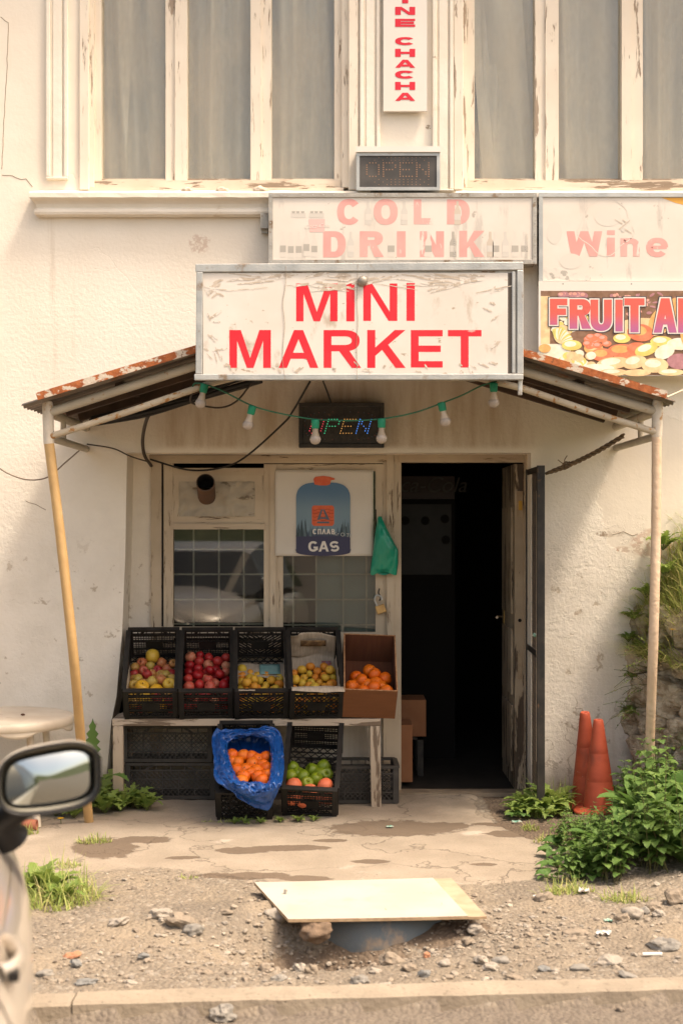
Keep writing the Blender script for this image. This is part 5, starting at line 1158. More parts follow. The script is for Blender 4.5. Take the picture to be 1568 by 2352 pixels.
# ---------------------------------------------------------------- curtains and stones on the ledge
def curtain_mat():
    k = NT('grey net curtain'); P = k.pos(); w1 = k.noise(k.pos((260,1,6)), 1.0, 3); w2 = k.noise(k.pos((6,1,260)), 1.0, 3)
    c = k.mix(k.math('MULTIPLY', k.math('ADD', w1, w2), .5), (.76,.71,.60), (.93,.88,.77))
    d = k.n('BsdfDiffuse', Color=c); t = k.n('BsdfTranslucent', Color=c); mx = k.n('MixShader', i0=.3, i1=d.outputs[0], i2=t.outputs[0]).outputs[0]
    k.t.links.new(mx, k.out.inputs[0]); return k.mat
CUR = curtain_mat()
def curtain(xa, xb, Y, sl, seed, label, amp=.038, fr=11):
    mb = MB(); za, zb = PZ(425, Y), PZ(-160, Y)
    def f(u, v):
        x = PX(xa, Y) + (PX(xb, Y)-PX(xa, Y))*u + sl*(1-v); q = x*fr + 1.8*N3((x*2.4, seed, v*.6), 1) + .6*v
        return Vector((x, Y + amp*math.sin(q*2.2) + amp*.55*math.sin(q*5.1+seed) + .01*N3((x*8, v*2, seed), 1), za + (zb-za)*v))
    mb.grid(f, 150, 14); mb.one('curtain', CUR, label, 'curtain', 'net curtains behind the upper windows')
curtain(215, 312, .185, -.06, 1, 'narrow grey net curtain behind the left part of the left pane of the left window')
curtain(285, 800, .235, 0, 2, 'wide grey net curtain filling most of the left upper window')
curtain(1066, 1185, .185, .12, 3, 'slanting pale net curtain at the left of the right upper window', .030, 9)
curtain(1100, 1680, .24, 0, 4, 'wide grey net curtain filling the right upper window')
STONEW = mat('whitish stone', (.66,.58,.48), (.55,.42,.30), .85, 12, (1,1,1), 'O', (), .5, 30)
for i, (x, w, lb) in enumerate(((430,13,'small white stone at the left end of three on the window ledge'), (510,14,'rounded pinkish white stone in the middle of three on the window ledge'), (599,17,'flat cream stone next to the cold drink sign on the window ledge'))):
    mb = MB(); mb.ico(W(x, 438, -.06), w*.00275, 3, (1,.7,.55), .5, 2.2, seed=i*3.1); mb.one('stone', STONEW, lb, 'stone', 'stones on the window ledge')

# ---------------------------------------------------------------- things in the dark shop
fr = thing('drinks_fridge', 'tall dark drinks fridge with a dim red header inside the shop', 'fridge', (PX(960,1.5), 1.9, .006))  # fridge colours lowered to paint in the gloom of the shop
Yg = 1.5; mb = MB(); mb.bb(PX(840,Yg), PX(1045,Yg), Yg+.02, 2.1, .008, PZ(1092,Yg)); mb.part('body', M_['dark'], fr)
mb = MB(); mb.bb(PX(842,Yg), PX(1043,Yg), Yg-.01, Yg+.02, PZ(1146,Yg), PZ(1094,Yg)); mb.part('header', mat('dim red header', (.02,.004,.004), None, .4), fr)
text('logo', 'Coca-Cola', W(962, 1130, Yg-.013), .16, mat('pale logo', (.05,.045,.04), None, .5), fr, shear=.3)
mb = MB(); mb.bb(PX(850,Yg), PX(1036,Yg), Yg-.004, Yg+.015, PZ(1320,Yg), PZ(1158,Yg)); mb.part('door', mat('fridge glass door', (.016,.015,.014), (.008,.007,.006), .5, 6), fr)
for x, y in ((930,1196),(976,1196),(1021,1192),(1023,1240)): mb = MB(); disc(mb, x, y, 10, 10, Yg-.006, 0, 16); mb.part('round_sticker', M_['dark'], fr)
for nm, (a, b, y0, y1, Y, dp), lb in (('carton', (925,947,1665,1797,.42,.3), 'narrow brown carton just inside the doorway'), ('carton', (925,978,1608,1692,.75,.3), 'brown carton on a crate inside the dark shop')):
    mb = MB(); zb = PZ(y1, Y); mb.bb(PX(a-40,Y), PX(b,Y), Y, Y+dp, max(.008, zb), PZ(y0,Y)); bevel(mb.one(nm, mat('shop carton', (.33,.15,.07), (.28,.12,.055), .8, 5), lb, 'box'), .004)
mb = MB(); Y = .78; z = PZ(1692, Y)-.002
for x in (PX(890,Y), PX(965,Y)):
    for y in (Y+.02, Y+.25): mb.bb(x-.02, x+.02, y-.02, y+.02, .008, z)
mb.bb(PX(885,Y)-.01, PX(972,Y), Y, Y+.28, z-.02, z); mb.one('stool', M_['black_metal'], 'low dark stool under the brown carton in the shop', 'stool')

# ---------------------------------------------------------------- traffic cones
CONE = mat('weathered orange cone', (.54,.11,.052), (.43,.08,.038), .6, 5, (1,1,2), 'O', [((.28,.075,.045), 6, .50, .2, (1,1,.5)), ((.62,.34,.24), 12, .66, .04, (1,1,2.5))], .08, 40)
def cone(loc, hgt, rb, rt, rot, label):
    r = thing('traffic_cone', label, 'cone', loc, 'traffic cones by the wall'); r.rotation_euler = rot
    pr = [(rb, .025)]
    for i in range(1, 16):
        t = i/16; q = rb + (rt-rb)*t
        if i in (5, 10): pr += [(q, .025+hgt*t-.004), (q-.0012, .025+hgt*t), (q, .025+hgt*t+.004)]
        else: pr.append((q, .025+hgt*t))
    pr += [(rt, hgt+.02), (rt-.004, hgt+.025), (rt-.012, hgt+.022), (rt-.014, hgt-.05)]
    mb = MB(); mb.lathe(pr, 30); mb.part('body', CONE, r, local=True)
    def f(u, v):
        a = u*2*math.pi; R_ = rb*.98 + .052*v*(1 + .22*max(abs(math.cos(a)), abs(math.sin(a)))**4); return Vector((R_*math.cos(a), R_*math.sin(a), .030 - .018*v + .008*v*math.sin(a*3+1)))
    mb = MB(); mb.grid(f, 40, 7, wrap=True); solid(mb.part('base_flange', CONE, r, local=True), .012); return r
cone((PX(1376,-.38), -.38, .0), .535, .102, .029, (0, RAD(-1.0), .4), 'front orange traffic cone standing upright on its flared base')
cone((PX(1349,-.19), -.19, .0), .565, .102, .029, (0, RAD(-6.0), 1.1), 'rear orange traffic cone leaning behind the other against the wall')

# ---------------------------------------------------------------- plastic table at the left
tb = thing('plastic_table', 'round dirty white plastic table cut by the left edge', 'table', (-2.01, -.55, 0)); PT = mat('dirty white plastic', (.62,.55,.45), (.54,.46,.36), .5, 5, (1,1,1), 'P', [((.40,.30,.20), 9, .60, .15, (1,1,1))])
mb = MB(); T = Matrix.Translation((-2.01,-.55,0)); mb.lathe([(0,.612),(.10,.611),(.40,.608),(.418,.602),(.424,.590),(.424,.560),(.418,.556)], 64, T)
mb.part('table_top', PT, tb)
mb = MB()
def skirt(u, v):
    a = u*2*math.pi; d = .025 + .03*max(0, math.cos(a*6+.4))**.6*(1 if math.cos(a*6+.4) > 0 else 0); return Vector((-2.01+.415*math.cos(a), -.55+.415*math.sin(a), .575 - d*v))
mb.grid(skirt, 120, 4, wrap=True); solid(mb.part('skirt', PT, tb), .004)
for a in (45, 135, 225, 315):
    c, s_ = math.cos(RAD(a)), math.sin(RAD(a)); mb = MB(); mb.tube(cat_curve([(-2.01+c*.30,-.55+s_*.30,.57), (-2.01+c*.31,-.55+s_*.31,.42), (-2.01+c*.34,-.55+s_*.34,.2), (-2.01+c*.38,-.55+s_*.38,0)], 6), .022, 10); mb.part('leg', PT, tb)
mb = MB(); mb.ico((PX(53,-.6), -.60, .618), .011, 2, (1.2,.8,.6), .4); mb.one('dry_scrap', mat('dark dry scrap', (.10,.05,.03), None, .8), 'small dark dried scrap lying on the plastic table', 'litter')

# ---------------------------------------------------------------- blue well ring under a white board
rg = thing('well_ring', 'weathered blue concrete ring dug into the gravel under the white board', 'well ring', (RING.x, RING.y, -.4))
mb = MB(); T = Matrix.Translation((RING.x, RING.y, 0)); mb.lathe([(RING_R-.05,-.5),(RING_R-.05,.024),(RING_R-.02,.030),(RING_R,.024),(RING_R+.004,-.10),(RING_R+.02,-.5)], 64, T)
mb.part('ring', mat('worn blue paint on concrete', (.11,.14,.165), (.15,.165,.17), .75, 5, (1,1,1), 'P', [((.27,.22,.17), 6, .54, .12, (1,1,.7)), ((.10,.085,.07), 14, .62, .08, (1,1,1))], .3, 30), rg)
bd = thing('white_board', 'sheet of white faced board lying over the blue ring in the gravel', 'board', (.13, -2.55, .036))
cs = [GR(584,2027,.05), GR(1036,2016,.05), GR(1117,2104,.05), GR(662,2112,.05)]
def bl(u, v): return cs[0].lerp(cs[1], u).lerp(cs[3].lerp(cs[2], u), v)
mb = MB(); z0, z1 = .036, .050
def slab(mb, u0, u1, za, zb):
    P = [bl(u0,0), bl(u1,0), bl(u1,1), bl(u0,1)]; n = 12
    def f(u, v, z): p = bl(u0+(u1-u0)*u, v); return Vector((p.x, p.y, z + .010*math.sin(u*3.1)*0 + .007*(u-.5)**2))
    mb.grid(lambda u, v: f(u, v, zb), n, 4, 0); mb.grid(lambda u, v: f(1-u, v, za), n, 4, 1)
    for (a, b) in (((0,0),(1,0)), ((1,1),(0,1)), ((0,1),(0,0)), ((1,0),(1,1))):
        mb.grid(lambda u, v: f(a[0]+(b[0]-a[0])*u, a[1]+(b[1]-a[1])*u, zb + (za-zb)*v), n, 2, 1)
PLY = mat('raw chipboard edge', (.44,.32,.20), (.32,.22,.13), .8, 30)
slab(mb, 0, .905, z0, z1); mb.part('panel', [mat('white board face', (.52,.475,.41), (.45,.41,.35), .55, 3, (1,1,1), 'P', [((.36,.29,.21), 20, .66, .03, (3,.5,1)), ((.46,.39,.30), 5, .54, .22, (1,1,1))]), PLY], bd)
mb = MB(); slab(mb, .906, 1.0, z0, z1-.003); mb.part('bare_strip', [mat('bare brown strip', (.46,.36,.25), (.38,.29,.19), .8, 14), PLY], bd)
p = GR(655,2054,.05); mb = MB(); mb.tube([p, p + Vector((.002,0,.022))], .0075, 8); mb.part('bolt', M_['alu_dirty'], bd)

# ---------------------------------------------------------------- stones, gravel and litter
def rock_mat(n, a, b): return mat(n, a, b, .9, 9, (1,1,1), 'O', [(tuple(q*.55 for q in a), 30, .56, .12, (1,1,1))], .6, 40)
RM = [rock_mat('tan rock', (.28,.23,.175), (.215,.18,.14)), rock_mat('grey rock', (.27,.25,.22), (.20,.19,.17)), rock_mat('brown earth rock', (.20,.14,.095), (.15,.105,.07)), rock_mat('pale rock', (.35,.31,.26), (.28,.25,.21)), rock_mat('orange rock', (.42,.20,.11), (.34,.17,.10)), rock_mat('slate rock', (.22,.22,.21), (.17,.17,.165))]
RK = [(637,2103,56,28,3),(715,2227,32,24,0),(689,2222,32,20,3),(608,2220,28,20,0),(899,2200,50,30,0),(980,2193,17,17,4),(1060,2214,20,26,0),(1092,2137,40,24,3),(1075,2158,30,22,0),(972,2236,30,20,5),(826,2250,44,24,1),
      (1105,2202,34,24,3),(1151,2203,42,20,1),(1128,2221,40,20,3),(1214,2147,24,11,0),(1247,2060,42,20,0),(419,2106,72,34,0),(371,2097,56,24,3),(446,2124,46,24,1),(272,2116,46,18,3),(198,2254,52,13,5),(104,2233,42,16,1),(175,2220,30,15,5),(166,2195,42,12,4),
      (1320,2139,52,14,0),(1527,2170,68,26,1),(1552,2062,52,36,0),(1450,2100,54,30,3),(1500,2080,40,26,0),(1513,2098,30,18,3),(1478,2092,26,20,1),(1425,2110,40,20,0),(1395,2205,60,24,3),(1330,2220,44,16,1),(1180,2245,40,14,0),(330,2200,28,12,5),(520,2150,30,12,0),(560,2185,26,12,3),(470,2230,34,14,0),(300,2255,30,10,3),(640,2245,36,12,1),(1250,2225,30,12,5),(1440,2240,40,12,1),(880,2262,40,10,3),(1010,2268,34,10,0),(1020,2215,28,18,3),(940,2222,34,18,0),(860,2228,28,14,3)]
for i, (x, y, w, h, c) in enumerate(RK):
    p = GR(x, y + h*.3); p = GR(x, y + h*.3, ground_h(p.x, p.y)); d = p.y + DIST; z = ground_h(p.x, p.y); W2 = w*d/FP/2; H2 = h*d/FP/2
    mb = MB(); mb.ico((p.x, p.y, z + H2*.45), W2, 3, (1, .75, min(1, H2*1.1/W2)), .55, 1.5, rot=Matrix.Rotation(rnd.uniform(-.3,.3), 3, 'Y') @ Matrix.Rotation(rnd.uniform(-.3,.3), 3, 'Z'), seed=i*2.7, smooth=(i % 3 == 0))
    mb.one('rock', RM[c], 'loose stone lying on the gravel in front of the shop', 'rock', 'loose stones on the gravel')
mb = MB(); p = GR(725, 2140, .0); mb.ico((p.x, p.y+.03, -.005), .068, 4, (1,.75,.68), .42, 1.7, seed=4.2, smooth=False); mb.one('clod', RM[2], 'big brown earth clod overhanging the hole beside the blue ring', 'clod')
mb = MB(); p = GR(512, 2345, -.06); mb.ico((p.x, p.y, -.038), .045, 3, (1,.8,.75), .6, 2.2, seed=9.2, smooth=False); mb.one('rock', RM[1], 'dark lump of asphalt lying on the road against the kerb', 'rock')
mb = MB(); r6 = random.Random(21); k = NT('small gravel stones'); rp = k.n('NewGeometry').outputs['Random Per Island']; ramp = k.n('ValToRGB', i0=rp); e = ramp.color_ramp.elements; e.new(.35); e.new(.7); e.new(.9)
for i, c in enumerate(((.17,.14,.11),(.27,.225,.175),(.33,.28,.22),(.25,.235,.21),(.46,.41,.34))): e[i].color = (*c, 1); e[i].position = (0,.3,.6,.82,1)[i]
k.finish(k.mix(.35, ramp.outputs[0], k.mix(k.noise(k.pos(), 70, 3), (.17,.14,.11), (.36,.30,.23))), .92)
n = 0
while n < 6500:
    if n % 5 == 0: y = r6.uniform(-4.6, -3.9); x = r6.uniform(-1.9, 2.1)
    elif n % 5 == 1: x = RING.x + r6.gauss(0,.5); y = RING.y - .38 + r6.gauss(0,.18)
    else: x = r6.uniform(-2.0, 2.1); y = r6.uniform(-3.75, -1.75) if n % 5 < 4 else -3.6 + abs(r6.gauss(0,.5))
    if (x-RING.x)**2 + (y-RING.y)**2 < (RING_R+.01)**2 or kerb_y(x)-.15 < y < kerb_y(x)+.012: continue
    if conc_amt(x, y) > .4 and r6.random() > .03: continue
    if N3((x,y,2), 1.4) + r6.uniform(-.5,.5) < -.22: n += 1; continue
    s = r6.choice((.003,.004,.004,.005,.005,.006,.007,.008,.010,.014)) * r6.uniform(.8,1.3)
    mb.ico((x, y, ground_h(x,y) + s*.25), s, 1, (1.2, r6.uniform(.7,1.1), r6.uniform(.4,.75)), .5, 1.3, rot=Matrix.Rotation(r6.uniform(0,6.28), 3, 'Z') @ Matrix.Rotation(r6.uniform(-.4,.4), 3, 'X'), seed=n*.37, smooth=False); n += 1
mb.one('gravel', k.mat, kind='stuff', recentre=False)
LIT = mat('white litter', (.74,.70,.66), None, .6)
def scrap(x, y, w, h, m, label, flat=.3, nm='paper_scrap'):
    p = GR(x, y); z = ground_h(p.x, p.y); p = GR(x, y, z); q = w*(p.y+DIST)/FP
    mb = MB(); mb.grid(lambda u, v: Vector((p.x + q*(u-.5) + .3*q*N3((u*3,v*3,x),1), p.y + q*.8*(v-.5) + .3*q*N3((v*3,u*3,y),1), z + .006 + q*flat*abs(N3((u*4,v*4,x+y),1.3)))), 9, 9, sm=False); solid(mb.one(nm, m, label, 'litter'), .001)
scrap(1340, 2052, 26, 20, LIT, 'crumpled white paper scrap below the nettles', .6); scrap(1385, 2148, 30, 20, LIT, 'torn white paper on the gravel at the right', .5); scrap(1231, 2062, 13, 12, LIT, 'tiny white scrap beside the flat tan stone', .5)
TEALP = mat('green wrapper', (.06,.34,.24), (.5,.5,.44), .5, 40); scrap(1186, 1890, 22, 12, TEALP, 'green and white wrapper on the concrete near the doorway', .2, 'wrapper'); scrap(895, 1901, 16, 8, TEALP, 'small green wrapper on the dark stain', .2, 'wrapper'); scrap(1397, 2117, 22, 8, TEALP, 'green plastic scrap on the gravel near the weeds', .2, 'wrapper')
p = GR(1497, 2187, .0); p.z = ground_h(p.x,p.y)+.006; mb = MB(); mb.tube([p + Vector((-.04,0,0)), p + Vector((.04,.005,0))], .007, 8); mb.one('cigarette_end', LIT, 'white cigarette end on the gravel at the lower right', 'litter')
p = W(1227,1459,-.3); mb = MB(); mb.ico(p, .012, 2, (1.3,.8,1), .6, 3); mb.one('string_knot', TEALP, 'green string knot tied to the steel gate', 'string')
p = GR(62, 1906); mb = MB(); mb.tube([p + Vector((-.09,0,.03)), p + Vector((.06,-.01,.03))], .028, 14, caps=False); solid(mb.one('clay_pipe', mat('terracotta', (.33,.12,.07), (.26,.10,.06), .8, 9), 'short broken terracotta pipe lying in the weeds at the left', 'pipe'), .006)
# ---------------------------------------------------------------- plants
def leaf_mat(name, a, b, vein=None, tr=.3, rough=.62):
    k = NT(name); rn = k.n('NewGeometry').outputs['Random Per Island']; P = k.pos()
    c = k.mix(k.math('ADD', k.math('MULTIPLY', rn, .7), k.math('MULTIPLY', k.noise(P, 18, 4), .3)), a, b)
    p = k.n('BsdfPrincipled', Base_Color=c, Roughness=rough); t = k.n('BsdfTranslucent', Color=k.mix(.5, c, tuple(min(1,q*1.8) for q in b)))
    k.set(p.inputs['Normal'], k.bump(k.noise(P, 120, 3), .4, .005))
    k.t.links.new(k.n('MixShader', i0=tr, i1=p.outputs[0], i2=t.outputs[0]).outputs[0], k.out.inputs[0]); return k.mat
LF = {'nettle': leaf_mat('nettle leaf', (.075,.155,.030), (.16,.25,.052)), 'dock': leaf_mat('dock leaf', (.075,.165,.034), (.13,.23,.05)), 'grass': leaf_mat('grass blade', (.22,.31,.07), (.42,.46,.14), tr=.35),
      'dry': leaf_mat('dry yellow grass', (.42,.40,.14), (.62,.54,.26), tr=.35), 'weed': leaf_mat('weed leaf', (.12,.21,.04), (.25,.32,.07))}
STALK = mat('green stalk', (.08,.12,.03), (.14,.13,.05), .7, 30); BROWNST = mat('reddish stalk', (.13,.10,.045), (.10,.12,.04), .7, 30)
FLOW = mat('yellow flower', (.80,.50,.01), (.78,.42,.01), .6, 60)
def leaf(mb, base, d, L, w, droop=.6, mi=0, serr=0.0, n=7, fold=.25, shape=1.0, lobed=0.0, twist=0.0):
    base = Vector(base); d = Vector(d).normalized(); up = Vector((0,0,1)); s = d.cross(up)
    if s.length < .05: s = Vector((1,0,0))
    s.normalize(); s = Matrix.Rotation(twist, 3, d) @ s
    rows = []; p = base.copy(); cur = d.copy(); st = L/n
    for i in range(n+1):
        t = i/n; ww = w/2 * (math.sin(math.pi*min(1, max(0, t))**(.55*shape+.2)))**.8 if 0 < t < 1 else (.06*w if t == 0 else 0)
        if serr and i % 2: ww *= 1 + serr
        if lobed and 0 < i < n: ww *= (1 + lobed) if i % 2 else (1 - lobed)
        nrm = s.cross(cur).normalized()
        rows.append((p - s*ww + nrm*ww*fold, p.copy(), p + s*ww + nrm*ww*fold)); p = p + cur*st; cur = (cur + Vector((0,0,-droop*st/L*1.6))).normalized()
    vs = [q for r in rows for q in r]; fs = []
    for i in range(n):
        a = i*3; fs += [(a, a+1, a+4, a+3), (a+1, a+2, a+5, a+4)]
    mb.add(vs, fs, mi, True)
def blade(mb, base, a, lean, L, w, mi=0, n=4):
    base = Vector(base); d = Vector((math.cos(a)*lean, math.sin(a)*lean, 1)).normalized(); s = Vector((-math.sin(a), math.cos(a), 0)); p = base.copy(); vs = []
    for i in range(n+1):
        ww = w/2*(1-(i/n)**1.6); vs += [p - s*ww, p + s*ww]; p = p + d*L/n; d = (d + Vector((math.cos(a)*lean*.55, math.sin(a)*lean*.55, -.28*lean))).normalized()
    mb.add(vs, [(i*2, i*2+1, i*2+3, i*2+2) for i in range(n)], mi, True)
rp_ = random.Random(31)
def nettle_proto(h, label, group):
    r = thing('nettle', label, 'plant', (0,0,0), group); st = MB(); fo = MB(); k = int(h/.064)
    for _ in range(rp_.choice((2,3,3))):
        ox, oy = rp_.uniform(-.05,.05), rp_.uniform(-.05,.05); lx, ly = rp_.uniform(-.28,.28), rp_.uniform(-.28,.28); hh = h*rp_.uniform(.7,1.05); pts = [Vector((ox+lx*t*hh, oy+ly*t*hh, hh*t)) for t in [i/6 for i in range(7)]]
        st.tube(pts, [.004*(1-.6*i/6) for i in range(7)], 5)
        a0 = rp_.uniform(0, 6.28)
        for i in range(2, k+1):
            t = i/k; p = Vector((ox+lx*t*hh, oy+ly*t*hh, hh*t)); L = .112*(1-.55*abs(t-.55)/.55)*rp_.uniform(.85,1.25)*(1 if t < .93 else .6)
            for q in (0, math.pi):
                a = a0 + (i % 2)*math.pi/2 + q + rp_.uniform(-.3,.3); leaf(fo, p, (math.cos(a), math.sin(a), .35 if t < .9 else .9), L, L*.58, rp_.uniform(.5,1.1), 0, .22, 9, .22)
    st.part('stem', BROWNST, r, local=True); fo.part('foliage', LF['nettle'], r, local=True); return r
def dock_proto(L, n, label, group, lean=.9, m='dock', lobed=0, name='dock_plant', wr_=.42):
    r = thing(name, label, 'plant', (0,0,0), group); fo = MB(); st = MB(); a0 = rp_.uniform(0,6.28)
    for i in range(n):
        a = a0 + i*2.4 + rp_.uniform(-.3,.3); l = L*rp_.uniform(.65,1.1); le = lean*rp_.uniform(.5,1.25); d = Vector((math.cos(a)*le, math.sin(a)*le, 1)).normalized(); b = d*l*.28
        st.tube([(0,0,0), b*.5, b], [.005,.004,.003], 5); leaf(fo, b, d, l*.8, l*wr_*rp_.uniform(.8,1.1), rp_.uniform(.5,1.3), 0, .06, 10, .25, .9, lobed, rp_.uniform(-.4,.4))
    st.part('stalk', STALK, r, local=True); fo.part('foliage', LF[m], r, local=True); return r
def place(proto, spots, first=[None]):
    for i, (x, y, z, s, a) in enumerate(spots):
        o = proto if i == 0 else copy_tree(proto); o.location = (x, y, z); o.scale = (s, s, s*rp_.uniform(.9,1.1)); o.rotation_euler = (rp_.uniform(-.08,.08), rp_.uniform(-.08,.08), a)
# nettle bank at the right
NL = 'bushy dark green nettle in the clump at the foot of the stone wall'; NG = 'nettles at the foot of the stone wall'
protos = [nettle_proto(h, NL, NG) for h in (.42, .52, .34, .60)]
spots = [[] for _ in protos]
for i in range(150):
    y = rp_.uniform(-2.16, -.75); xm = (1.12 if y < -1.35 else 1.12 + .75*(y+1.35)) + .06*math.sin(y*7); x = xm + (abs(rp_.gauss(0, .42)) if i % 2 else rp_.uniform(0, 1.0)) + .03
    x = min(x, 2.15)
    e = min(1, (x-xm)/.48); hh = .36 + .50*e
    d_ = y + DIST; px_ = 784 + x*FP/d_
    if px_ < 1445: hh = min(hh, max(.30, (1.75 - 668*d_/FP)/.55))
    spots[i % 4].append((x, y, ground_h(x, y)-.01, hh*rp_.uniform(.8,1.1), rp_.uniform(0,6.28)))
for p, s in zip(protos, spots): place(p, s)
pd_ = dock_proto(.30, 8, 'broad leaved dock growing among the nettles by the stone wall', 'docks among the nettles', .8, wr_=.55)
place(pd_, [(1.36,-1.75,.06,.85,.3),(1.62,-1.55,.12,1.25,2),(1.95,-1.05,.05,1.0,4),(1.80,-1.25,.1,1.2,1),(1.25,-1.95,.02,.7,5),(1.70,-1.95,.03,.9,3)])
pd2 = dock_proto(.15, 9, 'low broad leaved plantain at the edge of the bare earth', 'plantains on the bare earth', 1.5, wr_=.5, name='plantain')
place(pd2, [(1.10,-1.80,.0,1.0,.3),(1.17,-1.35,.0,.8,2),(1.05,-.55,.0,.6,4),(1.22,-2.02,0,.9,1),(1.12,-1.55,0,.7,3),(1.02,-2.0,0,.6,2.2)])
# weeds between the gate and the cones, and under the left end of the bench
def weedclump(label, spots_, m='weed', name='weed', L=.16, group=None, lob=.45):
    p = dock_proto(L, 20, label, group or label, .95, m, lob, name, .30); place(p, spots_)
weedclump('leafy green weed between the steel gate and the orange cones', [(1.12,-.42,.0,1.0,1),(1.22,-.46,.0,1.25,2),(1.29,-.40,.0,1.1,3),(1.16,-.34,0,1.2,4),(1.27,-.30,0,1.5,.4),(1.22,-.38,0,1.0,5.1),(1.33,-.36,0,.9,3.3),(1.14,-.5,0,.8,.6),(1.26,-.52,0,.8,4.4),(1.05,-.48,0,.8,2.7),(1.20,-.58,0,.8,.9),(1.10,-.36,0,1.2,1.9)], group='weeds between the gate and the cones', lob=.22, L=.14)
tuft_later = (1.24, -.36)
weedclump('leafy green weed growing around the left leg of the bench', [(-1.52,-.35,0,1.2,1),(-1.42,-.42,0,1.0,2),(-1.62,-.42,0,1.1,3),(-1.34,-.36,0,1.1,4),(-1.24,-.30,0,.9,.5),(-1.18,-.34,0,.8,2.2),(-1.50,-.15,0,1.5,5),(-1.70,-.50,0,1.0,1.6),(-1.30,-.22,0,1.1,.2),(-1.80,-.45,0,1.0,2.6),(-1.58,-.56,0,.8,3.6)], group='weeds around the left bench leg')
weedclump('small low weed along the front edge of the crates on the ground', [(-.56,-.72,0,.45,1),(-.47,-.71,0,.4,2),(-.36,-.68,0,.4,3),(-.25,-.66,0,.45,4),(-.16,-.64,0,.4,.4),(-.62,-.73,0,.4,5)], group='weeds in front of the ground crates', L=.13)
weedclump('leafy weed growing behind the front cone at the foot of the wall', [(1.72,-.35,0,1.1,1),(1.78,-.5,0,1.2,2),(1.70,-.62,0,.9,4),(1.66,-.75,0,1.0,.3)], 'dock', 'weed', .22, 'weeds behind the front cone', .15)
t = thing('dandelion', 'tall upright toothed dandelion leaf beside the ochre post', 'plant', W(212, 1790, -.3)); fo = MB(); leaf(fo, W(212,1800,-.3), (.01,0,1), .40, .085, .15, 0, 0, 17, .25, 1.25, .30); leaf(fo, W(210,1810,-.3), (-.2,-.2,1), .22, .06, .5, 0, 0, 12, .25, 1.1, .3); leaf(fo, W(245,1790,-.32), (.55,-.2,.45), .17, .09, 1.0, 0, 0, 12, .2, 1, .2); fo.part('foliage', LF['dock'], t)
def tuft(name, label, c, rx, ry, n, L, m, lean=.6, group=None, kind=None, zf=None):
    mb = MB()
    for i in range(n):
        a = rp_.uniform(0,6.28); q = math.sqrt(rp_.random()); x = c[0]+rx*q*math.cos(a); y = c[1]+ry*q*math.sin(a); z = zf(x,y) if zf else ground_h(x,y)
        blade(mb, (x,y,z-.005), rp_.uniform(0,6.28), rp_.uniform(.05,lean), L*rp_.uniform(.3,1.2)*(1.1-.5*q), rp_.uniform(.004,.008), 0 if rp_.random() < .8 else 1)
    return mb.one(name, [LF[m], LF['dry']], label, 'grass' if not kind else None, group, kind)
g = GR(130, 2060)
tuft('grass_tuft', 'light green grass growing up between the steel gate and the cones', (1.26, -.33, 0), .14, .10, 170, .30, 'grass', .9)
tuft('grass_tuft', 'tall bright grass tuft at the left beside the parked car', (g.x, g.y, 0), .20, .22, 460, .25, 'grass', 1.15)
weedclump('leafy weed standing in the grass tuft beside the car', [(g.x-.03,g.y+.05,0,1.0,1),(g.x+.05,g.y-.05,0,.8,2),(g.x-.12,g.y+.1,0,1.1,3)], group='weeds in the grass tuft by the car', lob=.2)
for i, (px, py, rx, ry, n, L, lb) in enumerate(((215,1935,.10,.05,120,.08,'small grass patch in the crack left of the stain'),(150,1990,.08,.05,90,.07,'low grass patch along the broken concrete edge'),(430,2014,.06,.02,50,.035,'tiny grass patch on the concrete edge at the left centre'),(1215,1905,.06,.05,80,.07,'small grass patch on the bare earth near the doorway weeds'),(1300,2050,.14,.07,160,.11,'grass patch below the nettles at the right'),(1265,1935,.1,.08,120,.09,'grass patch at the left edge of the nettles'),(50,1915,.10,.04,110,.10,'grass patch behind the wing mirror'),(1430,2070,.12,.05,120,.10,'grass patch in front of the nettles beside the stones'),(1235,1875,.08,.05,110,.1,'grass patch under the weeds by the gate'),(500,1888,.10,.02,60,.04,'thin grass along the foot of the blue bag crate'))):
    q = GR(px, py); tuft('grass_tuft', lb, (q.x, q.y, 0), rx, ry, n, L, 'grass', .9)
def flower(p, r, label):
    mb = MB()
    for i in range(9):
        a = i*.7; leaf(mb, p, (math.cos(a), math.sin(a), .5), r, r*.6, .4, 0, 0, 4, .1)
    mb.tube([p, p + Vector((.01,.01,-.12))], .0025, 5, 1); mb.one('flower', [FLOW, STALK], label, 'flower')
flower(GR(140,1893) + Vector((0,0,.03)), .024, 'yellow dandelion flower in the weeds behind the wing mirror')

# ---------------------------------------------------------------- stone wall and the grassy bank on it
SWM = NT('rough field stone'); k = SWM; P = k.pos(); rn = k.n('NewGeometry').outputs['Random Per Island']; rmp = k.n('ValToRGB', i0=rn); e = rmp.color_ramp.elements; e.new(.4); e.new(.7)
for i, c in enumerate(((.54,.44,.31),(.62,.52,.38),(.50,.43,.33),(.66,.56,.42))): e[i].color = (*c, 1); e[i].position = (0,.33,.66,1)[i]
c = k.mix(k.step(k.noise(P, 9, 8, .65), .45, .62), rmp.outputs[0], k.mix(rn, (.28,.21,.14), (.36,.28,.19))); c = k.mix(k.math('MULTIPLY', k.step(k.noise(P, 3.5, 5), .58, .66), .6), c, (.20,.21,.10)); c = k.mix(k.step(k.noise(P, 26, 6, .7), .62, .70), c, (.10,.075,.05))
SWMAT = k.finish(c, .92, k.bump(k.math('ADD', k.noise(P, 22, 8, .65), k.noise(k.pos((1,1,4)), 14, 5)), .9, .03), 0, .15)
sw = thing('stone_wall', 'rough dry stone retaining wall at the right edge overgrown with grass', 'wall', (2.1, -.8, 0)); mb = MB()
